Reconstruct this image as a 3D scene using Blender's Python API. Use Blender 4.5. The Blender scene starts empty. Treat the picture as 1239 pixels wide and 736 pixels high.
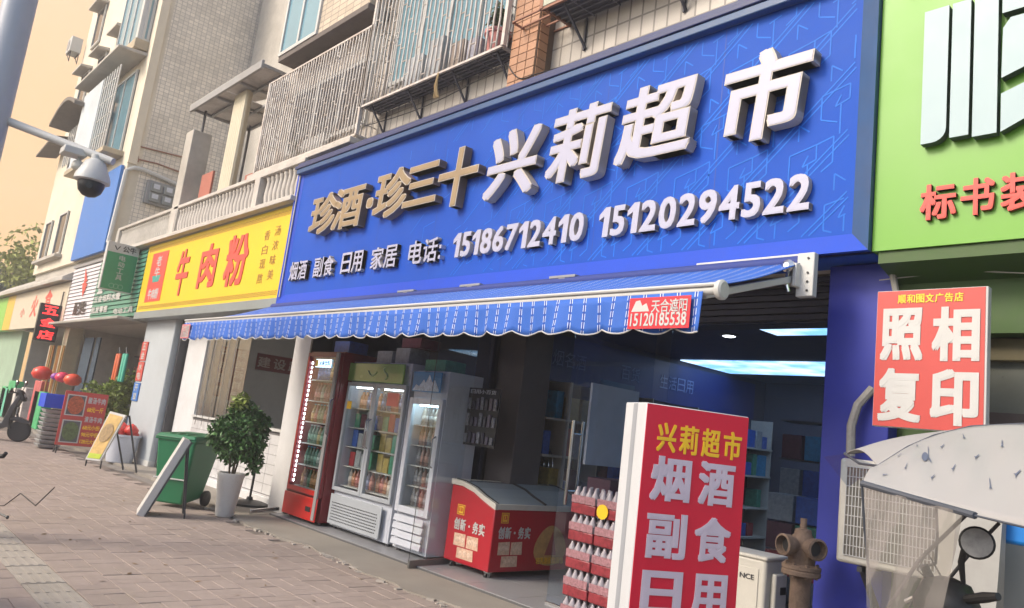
import bpy, math, random
from mathutils import Vector, Matrix
import numpy as np
random.seed(7)
SC = bpy.context.scene
COL = SC.collection
PI = math.pi

# ------------------------------------------------------------------ camera
YAW, PITCH, ROLL, EYE, FPX = -.842434, .165891, .123261, 1.5, 924.76
_f = Vector((math.sin(YAW)*math.cos(PITCH), math.cos(YAW)*math.cos(PITCH), math.sin(PITCH)))
_r0 = Vector((math.cos(YAW), -math.sin(YAW), 0)); _u0 = _r0.cross(_f)
_r = math.cos(ROLL)*_r0 + math.sin(ROLL)*_u0
_u = -math.sin(ROLL)*_r0 + math.cos(ROLL)*_u0
cam = bpy.data.cameras.new('camera'); camo = bpy.data.objects.new('camera', cam); COL.objects.link(camo)
cam.sensor_width = 36; cam.lens = FPX/1239*36; cam.clip_start = .05; cam.clip_end = 2000
camo.matrix_world = Matrix(((_r.x, _u.x, -_f.x, 0), (_r.y, _u.y, -_f.y, 0), (_r.z, _u.z, -_f.z, EYE), (0, 0, 0, 1)))
SC.camera = camo
# survey helpers: a measured sight line met with a real plane (facade depth, height, or cross wall)
def _ray(px, py): return _f + _r*((px-619.5)/FPX) - _u*((py-368)/FPX)
def at(px, py, Y): d = _ray(px, py); return Vector((0, 0, EYE)) + d*(Y/d.y)
def atz(px, py, z=0.): d = _ray(px, py); return Vector((0, 0, EYE)) + d*((z-EYE)/d.z)
def atx(px, py, X): d = _ray(px, py); return Vector((0, 0, EYE)) + d*(X/d.x)

# ------------------------------------------------------------------ world, sun, exposure
SUN_EL, SUN_AZ = math.radians(36), math.radians(200)      # azimuth clockwise from +Y: sun behind the camera, to its left
world = bpy.data.worlds.new('World'); SC.world = world; world.use_nodes = True
wn = world.node_tree.nodes; wl = world.node_tree.links; wn.clear()
out = wn.new('ShaderNodeOutputWorld'); bg = wn.new('ShaderNodeBackground'); bg2 = wn.new('ShaderNodeBackground')
sky = wn.new('ShaderNodeTexSky'); sky.sky_type = 'NISHITA'; sky.sun_disc = False
sky.sun_elevation = SUN_EL; sky.sun_rotation = SUN_AZ; sky.dust_density = 3.0; sky.air_density = 1.0; sky.ozone_density = 1.0
bg.inputs['Strength'].default_value = .15
wl.new(sky.outputs[0], bg.inputs['Color'])
tc = wn.new('ShaderNodeTexCoord')
dot = wn.new('ShaderNodeVectorMath'); dot.operation = 'DOT_PRODUCT'; dot.inputs[1].default_value = Vector((-1, .12, .22)).normalized()
wl.new(tc.outputs['Generated'], dot.inputs[0])
mr = wn.new('ShaderNodeMapRange'); mr.interpolation_type = 'SMOOTHSTEP'
mr.inputs['From Min'].default_value = .35; mr.inputs['From Max'].default_value = .93
wl.new(dot.outputs['Value'], mr.inputs['Value'])
sep = wn.new('ShaderNodeSeparateXYZ'); wl.new(tc.outputs['Generated'], sep.inputs[0])
ramp = wn.new('ShaderNodeValToRGB'); e = ramp.color_ramp.elements
e[0].position = .0; e[0].color = (1.0, .57, .16, 1); e[1].position = .55; e[1].color = (.95, .68, .50, 1)
e2 = ramp.color_ramp.elements.new(.28); e2.color = (1.0, .62, .31, 1)
wl.new(sep.outputs['Z'], ramp.inputs[0]); wl.new(ramp.outputs[0], bg2.inputs['Color']); bg2.inputs['Strength'].default_value = .575
mixs = wn.new('ShaderNodeMixShader'); wl.new(mr.outputs[0], mixs.inputs[0]); wl.new(bg.outputs[0], mixs.inputs[1]); wl.new(bg2.outputs[0], mixs.inputs[2])
wl.new(mixs.outputs[0], out.inputs[0])
sl = bpy.data.lights.new('sun', 'SUN'); sl.energy = 1.2; sl.angle = math.radians(17); sl.color = (1, .90, .76)
so = bpy.data.objects.new('sun', sl); COL.objects.link(so)
sd = Vector((math.sin(SUN_AZ)*math.cos(SUN_EL), math.cos(SUN_AZ)*math.cos(SUN_EL), math.sin(SUN_EL)))
so.rotation_euler = sd.to_track_quat('Z', 'Y').to_euler(); so.location = sd*30
vs = SC.view_settings; vs.view_transform = 'Standard'; vs.look = 'None'; vs.exposure = 1.12; vs.gamma = 1; vs.use_curve_mapping = False

# ------------------------------------------------------------------ materials
MC = {}
def mat(name, col, rough=.6, metal=0., var=.08, vscale=6., bump=0., bscale=60., rnd=0., dirt=0., dscale=1.3, dcol=(.12, .10, .08), emit=None, estr=0., stretch=None, coat=0., spec=.5):
    if name in MC: return MC[name]
    m = bpy.data.materials.new(name); MC[name] = m; m.use_nodes = True
    n = m.node_tree.nodes; l = m.node_tree.links; b = n['Principled BSDF']
    b.inputs['Roughness'].default_value = rough; b.inputs['Metallic'].default_value = metal; b.inputs['Specular IOR Level'].default_value = spec
    if coat: b.inputs['Coat Weight'].default_value = coat; b.inputs['Coat Roughness'].default_value = .08
    g = n.new('ShaderNodeNewGeometry')
    src = g.outputs['Position']
    if stretch:
        mp = n.new('ShaderNodeMapping'); mp.inputs['Scale'].default_value = stretch; l.new(src, mp.inputs[0]); src = mp.outputs[0]
    cur = None
    base = n.new('ShaderNodeRGB'); base.outputs[0].default_value = (*col, 1); cur = base.outputs[0]
    if var:
        t = n.new('ShaderNodeTexNoise'); t.inputs['Scale'].default_value = vscale; t.inputs['Detail'].default_value = 6; t.inputs['Roughness'].default_value = .65
        l.new(src, t.inputs['Vector'])
        r = n.new('ShaderNodeMapRange'); r.inputs['From Min'].default_value = .25; r.inputs['From Max'].default_value = .75
        r.inputs['To Min'].default_value = 1-var; r.inputs['To Max'].default_value = 1+var; l.new(t.outputs['Fac'], r.inputs['Value'])
        x = n.new('ShaderNodeVectorMath'); x.operation = 'SCALE'; l.new(cur, x.inputs[0]); l.new(r.outputs[0], x.inputs['Scale']); cur = x.outputs[0]
        rr = n.new('ShaderNodeMapRange'); rr.inputs['To Min'].default_value = max(.02, rough-.1); rr.inputs['To Max'].default_value = min(1, rough+.1)
        l.new(t.outputs['Fac'], rr.inputs['Value']); l.new(rr.outputs[0], b.inputs['Roughness'])
    if rnd:
        oi = n.new('ShaderNodeObjectInfo'); ad = n.new('ShaderNodeMath'); ad.operation = 'ADD'
        l.new(oi.outputs['Random'], ad.inputs[0]); l.new(g.outputs['Random Per Island'], ad.inputs[1])
        fr = n.new('ShaderNodeMath'); fr.operation = 'FRACT'; l.new(ad.outputs[0], fr.inputs[0])
        r = n.new('ShaderNodeMapRange'); r.inputs['To Min'].default_value = 1-rnd; r.inputs['To Max'].default_value = 1+rnd; l.new(fr.outputs[0], r.inputs['Value'])
        x = n.new('ShaderNodeVectorMath'); x.operation = 'SCALE'; l.new(cur, x.inputs[0]); l.new(r.outputs[0], x.inputs['Scale']); cur = x.outputs[0]
    if dirt:
        t2 = n.new('ShaderNodeTexNoise'); t2.inputs['Scale'].default_value = dscale; t2.inputs['Detail'].default_value = 8; t2.inputs['Roughness'].default_value = .7
        l.new(src, t2.inputs['Vector'])
        r = n.new('ShaderNodeMapRange'); r.inputs['From Min'].default_value = .45; r.inputs['From Max'].default_value = .72
        r.inputs['To Min'].default_value = 0; r.inputs['To Max'].default_value = dirt; l.new(t2.outputs['Fac'], r.inputs['Value'])
        mx = n.new('ShaderNodeMix'); mx.data_type = 'RGBA'; l.new(r.outputs[0], mx.inputs['Factor']); l.new(cur, mx.inputs['A']); mx.inputs['B'].default_value = (*dcol, 1); cur = mx.outputs['Result']
    l.new(cur, b.inputs['Base Color'])
    if bump:
        t3 = n.new('ShaderNodeTexNoise'); t3.inputs['Scale'].default_value = bscale; t3.inputs['Detail'].default_value = 5; l.new(src, t3.inputs['Vector'])
        bp = n.new('ShaderNodeBump'); bp.inputs['Strength'].default_value = bump; bp.inputs['Distance'].default_value = .01
        l.new(t3.outputs['Fac'], bp.inputs['Height']); l.new(bp.outputs[0], b.inputs['Normal'])
    if emit: b.inputs['Emission Color'].default_value = (*emit, 1); b.inputs['Emission Strength'].default_value = estr
    return m
def tile_mat(name, col, joint, w, h, axis='X', mortar=.08, rough=.35, var=.12, offset=.0, dirt=.25):
    """small ceramic tiles: brick texture on world position, grooves as bump"""
    m = bpy.data.materials.new(name); MC[name] = m; m.use_nodes = True
    n = m.node_tree.nodes; l = m.node_tree.links; b = n['Principled BSDF']; b.inputs['Roughness'].default_value = rough
    g = n.new('ShaderNodeNewGeometry'); s = n.new('ShaderNodeSeparateXYZ'); c = n.new('ShaderNodeCombineXYZ'); l.new(g.outputs['Position'], s.inputs[0])
    l.new(s.outputs[axis], c.inputs['X']); l.new(s.outputs['Z'], c.inputs['Y'])
    t = n.new('ShaderNodeTexBrick'); t.offset = offset; t.inputs['Scale'].default_value = 1; t.inputs['Brick Width'].default_value = w; t.inputs['Row Height'].default_value = h
    t.inputs['Mortar Size'].default_value = min(w, h)*mortar; t.inputs['Mortar Smooth'].default_value = .1; t.inputs['Bias'].default_value = 0
    t.inputs['Color1'].default_value = (*[x*(1-var) for x in col], 1); t.inputs['Color2'].default_value = (*[min(1, x*(1+var)) for x in col], 1); t.inputs['Mortar'].default_value = (*joint, 1)
    l.new(c.outputs[0], t.inputs['Vector'])
    t2 = n.new('ShaderNodeTexNoise'); t2.inputs['Scale'].default_value = .8; t2.inputs['Detail'].default_value = 8; l.new(g.outputs['Position'], t2.inputs['Vector'])
    r = n.new('ShaderNodeMapRange'); r.inputs['From Min'].default_value = .42; r.inputs['From Max'].default_value = .75; r.inputs['To Max'].default_value = dirt; l.new(t2.outputs['Fac'], r.inputs['Value'])
    mx = n.new('ShaderNodeMix'); mx.data_type = 'RGBA'; l.new(r.outputs[0], mx.inputs['Factor']); l.new(t.outputs['Color'], mx.inputs['A']); mx.inputs['B'].default_value = (.2, .17, .13, 1)
    l.new(mx.outputs['Result'], b.inputs['Base Color'])
    bp = n.new('ShaderNodeBump'); bp.invert = True; bp.inputs['Strength'].default_value = .6; bp.inputs['Distance'].default_value = .006
    l.new(t.outputs['Fac'], bp.inputs['Height']); l.new(bp.outputs[0], b.inputs['Normal'])
    return m
def glass_mat(name, tint=(.9, .95, .95), refl=1.0, rough=.02, base=.0):
    if name in MC: return MC[name]
    m = bpy.data.materials.new(name); MC[name] = m; m.use_nodes = True
    n = m.node_tree.nodes; l = m.node_tree.links; n.clear()
    o = n.new('ShaderNodeOutputMaterial'); t = n.new('ShaderNodeBsdfTransparent'); t.inputs[0].default_value = (*tint, 1)
    g = n.new('ShaderNodeBsdfGlossy'); g.inputs['Roughness'].default_value = rough; g.inputs[0].default_value = (.95, .97, 1, 1)
    f = n.new('ShaderNodeFresnel'); f.inputs[0].default_value = 1.5
    a = n.new('ShaderNodeMath'); a.operation = 'MULTIPLY_ADD'; a.inputs[1].default_value = refl; a.inputs[2].default_value = base; l.new(f.outputs[0], a.inputs[0])
    mx = n.new('ShaderNodeMixShader'); l.new(a.outputs[0], mx.inputs[0]); l.new(t.outputs[0], mx.inputs[1]); l.new(g.outputs[0], mx.inputs[2]); l.new(mx.outputs[0], o.inputs[0])
    return m
def emis(name, col, s, clouds=False):
    m = bpy.data.materials.new(name); MC[name] = m; m.use_nodes = True; n = m.node_tree.nodes; l = m.node_tree.links; b = n['Principled BSDF']
    b.inputs['Base Color'].default_value = (*col, 1); b.inputs['Emission Color'].default_value = (*col, 1); b.inputs['Emission Strength'].default_value = s
    if clouds:
        g = n.new('ShaderNodeNewGeometry'); t = n.new('ShaderNodeTexNoise'); t.inputs['Scale'].default_value = 2.2; t.inputs['Detail'].default_value = 8
        l.new(g.outputs['Position'], t.inputs['Vector']); r = n.new('ShaderNodeValToRGB'); r.color_ramp.elements[0].position = .4; r.color_ramp.elements[1].position = .62
        r.color_ramp.elements[0].color = (.22, .5, .85, 1); r.color_ramp.elements[1].color = (.75, .88, 1, 1)
        l.new(t.outputs['Fac'], r.inputs[0]); l.new(r.outputs[0], b.inputs['Emission Color'])
    return m

# ------------------------------------------------------------------ mesh helpers
ORG = {}     # world origin of every object built
class MB:
    def __init__(s, M=None): s.v = []; s.f = []; s.mi = []; s.m = 0; s.M = M
    def add(s, vs_, fs):
        b = len(s.v)
        for p in vs_:
            p = Vector(p); s.v.append(s.M @ p if s.M else p)
        for f in fs: s.f.append([b+i for i in f]); s.mi.append(s.m)
        return s
    def hexa(s, p): return s.add(p, [(3, 2, 1, 0), (4, 5, 6, 7), (0, 1, 5, 4), (1, 2, 6, 5), (2, 3, 7, 6), (3, 0, 4, 7)])
    def box(s, x0, x1, y0, y1, z0, z1):
        return s.hexa([(x0, y0, z0), (x1, y0, z0), (x1, y1, z0), (x0, y1, z0), (x0, y0, z1), (x1, y0, z1), (x1, y1, z1), (x0, y1, z1)])
    def quad(s, a, b, c, d): return s.add([a, b, c, d], [(0, 1, 2, 3)])
    def tube(s, pts, r, n=8, caps=True):
        pts = [Vector(p) for p in pts]; rr = r if isinstance(r, (list, tuple)) else [r]*len(pts)
        vs_ = []; prev = None
        for i, p in enumerate(pts):
            a = pts[max(i-1, 0)]; c = pts[min(i+1, len(pts)-1)]; t = (c-a).normalized()
            if prev is None:
                h = Vector((0, 0, 1)) if abs(t.z) < .9 else Vector((1, 0, 0)); x = t.cross(h).normalized()
            else: x = (prev - t*prev.dot(t)).normalized()
            prev = x; y = t.cross(x)
            for k in range(n): an = 2*PI*k/n; vs_.append(p + (x*math.cos(an)+y*math.sin(an))*rr[i])
        fs = []
        for i in range(len(pts)-1):
            for k in range(n): fs.append((i*n+k, i*n+(k+1) % n, (i+1)*n+(k+1) % n, (i+1)*n+k))
        if caps: fs.append(tuple(reversed(range(n)))); fs.append(tuple((len(pts)-1)*n+k for k in range(n)))
        return s.add(vs_, fs)
    def bar(s, a, b, w, d=None):
        d = d or w; a = Vector(a); b = Vector(b); t = (b-a).normalized()
        h = Vector((0, 0, 1)) if abs(t.z) < .95 else Vector((0, 1, 0)); x = t.cross(h).normalized(); y = x.cross(t)
        x *= w/2; y *= d/2
        return s.hexa([a-x-y, a+x-y, a+x+y, a-x+y, b-x-y, b+x-y, b+x+y, b-x+y])
    def lathe(s, prof, c=(0, 0, 0), n=16, ax=None):
        c = Vector(c); vs_ = []; R = Matrix.Identity(3) if ax is None else Vector((0, 0, 1)).rotation_difference(Vector(ax)).to_matrix()
        for r, z in prof:
            for k in range(n): an = 2*PI*k/n; vs_.append(c + R @ Vector((r*math.cos(an), r*math.sin(an), z)))
        fs = [(i*n+k, i*n+(k+1) % n, (i+1)*n+(k+1) % n, (i+1)*n+k) for i in range(len(prof)-1) for k in range(n)]
        fs.append(tuple(reversed(range(n)))); fs.append(tuple((len(prof)-1)*n+k for k in range(n)))
        return s.add(vs_, fs)
    def prism(s, poly, d0, d1, fr):
        n = len(poly); vs_ = [fr(u, v, d0) for u, v in poly] + [fr(u, v, d1) for u, v in poly]
        fs = [tuple(reversed(range(n))), tuple(range(n, 2*n))] + [(i, (i+1) % n, n+(i+1) % n, n+i) for i in range(n)]
        return s.add(vs_, fs)
    def build(s, name, m, parent=None, bevel=0., smooth=True, label=None, origin=None, kind=None, ang=35, seg=2):
        me = bpy.data.meshes.new(name)
        if parent is not None: o0 = ORG[parent.name]
        elif origin is not None: o0 = Vector(origin)
        else:
            a = np.array([tuple(v) for v in s.v]); lo = a.min(0); hi = a.max(0); o0 = Vector(((lo[0]+hi[0])/2, (lo[1]+hi[1])/2, lo[2]))
        me.from_pydata([tuple(v-o0) for v in s.v], [], s.f)
        ms = m if isinstance(m, (list, tuple)) else [m]
        for x in ms: me.materials.append(x)
        if len(ms) > 1: me.polygons.foreach_set('material_index', s.mi)
        me.update()
        if smooth:
            me.polygons.foreach_set('use_smooth', [True]*len(me.polygons)); me.set_sharp_from_angle(angle=math.radians(ang))
        o = bpy.data.objects.new(name, me); COL.objects.link(o)
        if parent is not None: o.parent = parent
        else: o.location = o0
        ORG[o.name] = o0.copy()
        if bevel:
            b = o.modifiers.new('bevel', 'BEVEL'); b.width = bevel; b.segments = seg; b.limit_method = 'ANGLE'; b.angle_limit = math.radians(40)
            b.harden_normals = False
        if label: o['label'] = label
        if kind: o['kind'] = kind
        return o
def tag(o, label, cat, group=None):
    o['label'] = label; o['category'] = cat
    if group: o['group'] = group
    return o
def thing(name, label, cat, loc, group=None):
    o = bpy.data.objects.new(name, None); COL.objects.link(o); o.location = loc; o.empty_display_size = .2; ORG[o.name] = Vector(loc)
    return tag(o, label, cat, group)
def struct(o): o['kind'] = 'structure'; return o
def share(src, loc, parent, name=None):
    """another object using the same mesh, placed at a world location"""
    c = src.copy(); COL.objects.link(c); c.parent = parent
    c.location = Vector(loc) - (ORG[parent.name] if parent is not None else Vector((0, 0, 0)))
    ORG[c.name] = Vector(loc)
    return c
def copy_tree(root, loc, label=None):
    r = root.copy(); COL.objects.link(r); r.location = loc
    if label: r['label'] = label
    for ch in [o for o in bpy.data.objects if o.parent == root]:
        c = ch.copy(); COL.objects.link(c); c.parent = r
        for g in [o for o in bpy.data.objects if o.parent == ch]:
            d = g.copy(); COL.objects.link(d); d.parent = c
    return r
def frame(O, U, V=(0, 0, 1)):
    O = Vector(O); U = Vector(U).normalized(); V = Vector(V).normalized(); N = U.cross(V)
    return lambda u, v, w=0.: O + U*u + V*v + N*w
def FY(Y): return frame((0, Y, 0), (1, 0, 0))       # faces the street
def FX(X): return frame((X, 0, 0), (0, 1, 0))       # faces +X
GC = {}
def glyph(s, off, ext):
    """outline of a run of characters, thickened by stacking shifted copies (a plain offset tears dense characters)"""
    k = (s, off, ext)
    if k in GC: return GC[k]
    if s == '1':                                       # flagged numeral one, as on the signs
        P = [(.0, .58), (.0, .76), (.26, 1.), (.50, 1.), (.50, 0.), (.24, 0.), (.24, .70)]; n = len(P)
        v = np.array([(x*.72, y*.72, -.5) for x, y in P]+[(x*.72, y*.72, .5) for x, y in P])
        f = [tuple(reversed(range(n))), tuple(range(n, 2*n))]+[(i, (i+1) % n, n+(i+1) % n, n+i) for i in range(n)]
        f = [tuple(reversed(q)) for q in f]
        GC[k] = (v, [tuple(reversed(q)) for q in f], [-1, 1]+[0]*n, np.zeros(2*n)); return GC[k]
    c = bpy.data.curves.new('t', 'FONT'); c.body = s; c.size = 1; c.extrude = ext; c.resolution_u = 3
    o = bpy.data.objects.new('t', c); COL.objects.link(o)
    bpy.context.view_layer.update()
    me = bpy.data.meshes.new_from_object(o)
    v = np.array([tuple(x.co) for x in me.vertices]); f = [tuple(p.vertices) for p in me.polygons]; nz = [p.normal.z for p in me.polygons]
    bpy.data.objects.remove(o); bpy.data.curves.remove(c); bpy.data.meshes.remove(me)
    lay = np.zeros(len(v))
    if off > 0:
        V = [v]; Fz = list(f); N = list(nz); L = [lay]; n = len(v)
        for i, (dx, dy) in enumerate(((1, .75), (-1, -.75), (-1, .75), (1, -.75), (1, 0), (-1, 0), (0, .75), (0, -.75))):
            d = np.array([dx*off*.95, dy*off*.95, 0]); V.append(v+d); L.append(lay+i+1)
            Fz += [tuple(q+n*(i+1) for q in p) for p in f]; N += nz
        v = np.concatenate(V); f = Fz; nz = N; lay = np.concatenate(L)
    GC[k] = (v, f, nz, lay); return GC[k]
def text(s, fr, u0, u1, v0, v1, m, parent, name='lettering', depth=.003, off=.0, w0=.002, side=None, b=None, done=True, shear=0., box=None):
    """one run of lettering fitted into a rectangle of a frame, depth deep, standing w0 proud"""
    v, f, nz, lay = glyph(s, off, .5)
    if len(v) == 0: return None
    x0, x1, y0, y1 = box if box is not None else (v[:, 0].min(), v[:, 0].max(), v[:, 1].min(), v[:, 1].max())
    st = min(.0004, depth*.09)
    b = b or MB(); base = len(b.v)
    for p, q in zip(v, lay):
        a = (p[0]-x0)/max(x1-x0, 1e-6); c = (p[1]-y0)/max(y1-y0, 1e-6)
        b.v.append(fr(u0+(u1-u0)*a + shear*(c-.5)*(v1-v0), v0+(v1-v0)*c, w0+(depth-q*st if p[2] > 0 else q*st*.1)))
    for q, z in zip(f, nz): b.f.append([base+i for i in q]); b.mi.append(0 if z > .5 else 1)
    if done: return b.build(name, [m, side or m], parent, smooth=False)
    return b
def text_line(s, fr, u0, u1, v0, v1, m, parent, gap=.07, **kw):
    """each character an object, natural widths"""
    off = kw.get('off', 0); ws = []
    for ch in s: v = glyph(ch, off, .5)[0]; ws.append(v[:, 0].max()-v[:, 0].min())
    k = (u1-u0)/(sum(ws)+gap*(len(s)-1)); u = u0
    for ch, w_ in zip(s, ws): text(ch, fr, u, u+w_*k, v0, v1, m, parent, **kw); u += (w_+gap)*k
def text_row(s, fr, u0, u1, v0, v1, m, parent, name='lettering', gap=.12, **kw):
    """characters in equal cells, joined into one print"""
    n = len(s); w = (u1-u0)/n; b = MB()
    for i, ch in enumerate(s):
        if ch in '  ': continue
        if ch == '·': text(ch, fr, u0+w*(i+.38), u0+w*(i+.62), v0+(v1-v0)*.4, v0+(v1-v0)*.6, m, parent, b=b, done=False, **kw); continue
        text(ch, fr, u0+w*(i+gap/2), u0+w*(i+1-gap/2), v0, v1, m, parent, b=b, done=False, **kw)
    return b.build(name, [m, kw.get('side') or m], parent, smooth=False)
def leaves(center, rad, n, size, m, name, parent, seed=1, blobs=7, flat=.0):
    rg = np.random.default_rng(seed); c = np.array(center); rad = np.array(rad)
    bc = rg.normal(size=(blobs, 3)); bc /= np.linalg.norm(bc, axis=1)[:, None]; bc = bc*rad*rg.uniform(.25, .75, (blobs, 1)) + c
    br = rg.uniform(.3, .55, blobs)
    V = []; F = []
    for i in range(n):
        k = rg.integers(blobs); d = rg.normal(size=3); d /= np.linalg.norm(d)
        p = bc[k] + d*rad*br[k]*rg.uniform(.55, 1.0)**.5
        t = rg.normal(size=3); t[2] -= .35; t /= np.linalg.norm(t); u = np.cross(t, rg.normal(size=3)); u /= np.linalg.norm(u); L = size*rg.uniform(.6, 1.3); w = L*.28
        nn = np.cross(t, u)*w*.35; b = len(V)
        V += [p, p+t*L*.45+u*w+nn, p+t*L, p+t*L*.45-u*w+nn]
        F += [(b, b+1, b+2), (b, b+2, b+3)]
    mb = MB(); mb.v = [Vector(x) for x in V]; mb.f = F; mb.mi = [0]*len(F)
    return mb.build(name, m, parent, smooth=False)

# ------------------------------------------------------------------ palette
M_conc = mat('concrete', (.30, .27, .23), .85, var=.14, bump=.4, dirt=.5, dscale=1.5, dcol=(.13, .12, .10))
M_floor = mat('shop_floor', (.30, .30, .31), .35, var=.05)
M_blue = mat('sign_blue', (.0055, .072, .43), .6, var=.07, vscale=1.2, dirt=.22, dscale=.9, dcol=(.03, .12, .45), spec=.22, bump=.05, bscale=3)
M_blue_rim = mat('sign_blue_rim', (.003, .055, .47), .5, var=.06, spec=.25)
M_blue_line = mat('sign_pattern', (.012, .145, .60), .5, var=.25, vscale=1.5, spec=.2)
M_navy = mat('navy_cap', (.022, .035, .12), .5, var=.2)
M_bluecol = mat('column_blue', (.022, .035, .33), .5, var=.08, dirt=.15, dcol=(.02, .03, .1))
M_bluegrey = mat('blue_grey', (.018, .075, .20), .45, var=.1, dirt=.2)
M_white = mat('white_paint', (.52, .52, .50), .45, var=.05, dirt=.18, dcol=(.35, .32, .27))
M_whitew = mat('white_wall', (.62, .62, .62), .6, var=.05, dirt=.25, dcol=(.35, .34, .32))
M_fridge = mat('fridge_white', (.55, .58, .64), .3, var=.04, dirt=.1, dcol=(.3, .3, .32))
M_fridgeg = mat('fridge_grey', (.38, .41, .44), .35, var=.05)
M_lilac = mat('letter_face', (.40, .40, .50), .4, var=.03, dirt=.08, dcol=(.45, .43, .5))
M_cream = mat('letter_rim', (.50, .43, .34), .5, var=.1, dirt=.3, dcol=(.2, .16, .14))
M_gold = mat('letter_gold', (.31, .225, .13), .45, metal=.25, var=.1, dirt=.2, dcol=(.15, .12, .09))
M_rimw = mat('letter_edge', (.50, .45, .38), .5, var=.08)
M_black = mat('black_plastic', (.018, .018, .02), .45, var=.15)
M_dark = mat('dark_metal', (.05, .05, .055), .5, var=.2)
M_steel = mat('steel', (.6, .6, .6), .22, metal=1, var=.05)
M_grey = mat('grey_paint', (.28, .28, .28), .55, var=.08, dirt=.2)
M_pillar = mat('pillar_grey', (.42, .46, .48), .6, var=.06, vscale=3, dirt=.3, dscale=.9, dcol=(.25, .25, .24), bump=.15)
M_red = mat('red_print', (.62, .015, .03), .4, var=.04)
M_redl = mat('red_sign', (.50, .055, .045), .45, var=.05, dirt=.1, dcol=(.45, .08, .06))
M_redp = mat('red_paint', (.55, .02, .015), .3, var=.06, coat=.3)
M_maroon = mat('maroon', (.20, .012, .02), .35, var=.1)
M_yellow = mat('yellow_sign', (.70, .49, .012), .42, var=.05, vscale=2, dirt=.1, dcol=(.6, .42, .03))
M_yell = mat('yellow_print', (.9, .55, .02), .4, var=.05)
M_redch = mat('red_letters', (.66, .07, .05), .5, var=.1)
M_brownp = mat('brown_print', (.32, .14, .03), .6, var=.2)
M_green = mat('green_sign', (.03, .27, .12), .45, var=.07, dirt=.15, dcol=(.1, .2, .12))
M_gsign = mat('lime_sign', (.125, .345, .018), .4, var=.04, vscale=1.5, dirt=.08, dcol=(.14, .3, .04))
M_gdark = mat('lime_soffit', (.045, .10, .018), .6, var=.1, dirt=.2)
M_board = mat('board_blue', (.025, .16, .50), .5, var=.06, dirt=.2, dcol=(.04, .14, .35))
M_creamw = mat('cream_plaster', (.66, .60, .48), .8, var=.06, vscale=2, bump=.25, dirt=.35, dscale=.6, dcol=(.36, .30, .22))
M_greyw = mat('grey_plaster', (.46, .43, .38), .85, var=.1, bump=.3, dirt=.5, dscale=.9, dcol=(.2, .18, .15))
M_stone = mat('balustrade_stone', (.52, .48, .43), .8, var=.12, bump=.4, dirt=.5, dscale=3, dcol=(.2, .18, .16))
M_tilec = tile_mat('cream_tiles', (.78, .71, .60), (.46, .42, .36), .125, .10, 'Y', .07)
M_tilecx = tile_mat('cream_tiles_front', (.52, .44, .34), (.22, .19, .16), .235, .10, 'X', .07)
M_tileg = tile_mat('grey_tiles', (.50, .46, .41), (.22, .20, .18), .16, .24, 'X', .07, dirt=.4)
M_glass = glass_mat("clear_glass", (.95, .97, .97), .14)
M_glassd = glass_mat("shop_glass", (.84, .89, .95), .13, base=.003)
M_glassb = mat('blue_window', (.18, .33, .40), .08, var=.1, vscale=1.5)
M_film = glass_mat('rain_film', (.84, .84, .81), .5, rough=.10, base=.03)
_n = M_film.node_tree.nodes; _l = M_film.node_tree.links; _o = [x for x in _n if x.type == 'OUTPUT_MATERIAL'][0]; _m = [x for x in _n if x.type == 'MIX_SHADER'][0]
_d = _n.new('ShaderNodeBsdfDiffuse'); _d.inputs[0].default_value = (.42, .41, .38, 1); _x = _n.new('ShaderNodeMixShader'); _x.inputs[0].default_value = .20
_l.new(_m.outputs[0], _x.inputs[1]); _l.new(_d.outputs[0], _x.inputs[2]); _l.new(_x.outputs[0], _o.inputs[0])
M_bars = mat('cage_paint', (.55, .51, .47), .5, var=.12, vscale=12, dirt=.6, dscale=5, dcol=(.25, .15, .09))
M_rust = mat('rusty_bars', (.28, .13, .08), .7, var=.2)
M_wood = mat('bamboo', (.42, .20, .05), .7, var=.15)
M_sheet = mat('roof_sheet', (.50, .47, .44), .6, var=.1, dirt=.6, dscale=2.5, dcol=(.12, .10, .09))
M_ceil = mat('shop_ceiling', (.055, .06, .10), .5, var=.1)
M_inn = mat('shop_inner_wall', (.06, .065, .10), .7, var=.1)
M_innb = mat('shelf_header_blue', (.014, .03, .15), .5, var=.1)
M_beige = mat('beige_plastic', (.56, .54, .48), .5, var=.05, dirt=.3, dcol=(.3, .27, .2))
M_leaf = mat('leaf', (.055, .135, .035), .5, var=.2, rnd=.6)
M_leafy = mat('leaf_yellow', (.20, .26, .05), .55, var=.2, rnd=.4)
M_leafd = mat('leaf_far', (.07, .11, .045), .6, var=.2, rnd=.4)
M_bark = mat('bark', (.10, .075, .05), .9, var=.2, bump=.5)
M_pavem = mat('paving_brick', (.335, .275, .242), .85, var=.12, vscale=9, bump=.45, bscale=90, rnd=.06, dirt=.55, dscale=.9, dcol=(.29, .245, .20), spec=.2)
M_tact = mat('tactile_tile', (.36, .325, .28), .8, var=.1, vscale=10, bump=.3, rnd=.06, dirt=.3, dcol=(.28, .26, .2))
M_joint = mat('paving_joint', (.17, .14, .12), .95, var=.15)

# ================================================================== SETTING
struct(MB().box(-110, 32, -30, 30, -.5, -.035).build('ground', mat('ground_far', (.22, .20, .18), .9, var=.15, dirt=.4), smooth=False))
struct(MB().box(-110, 32, -14, -1.6, -.034, -.028).build('road', mat('asphalt', (.055, .055, .055), .85, var=.15, bump=.4), smooth=False))
kb = struct(MB().box(-60, 20, -1.6, -1.45, -.034, .012).build('kerb', M_conc, bevel=.015))
pav = struct(MB().box(-60, 20, -1.45, 4.42, -.034, -.012).build('pavement', M_joint, smooth=False))
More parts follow.
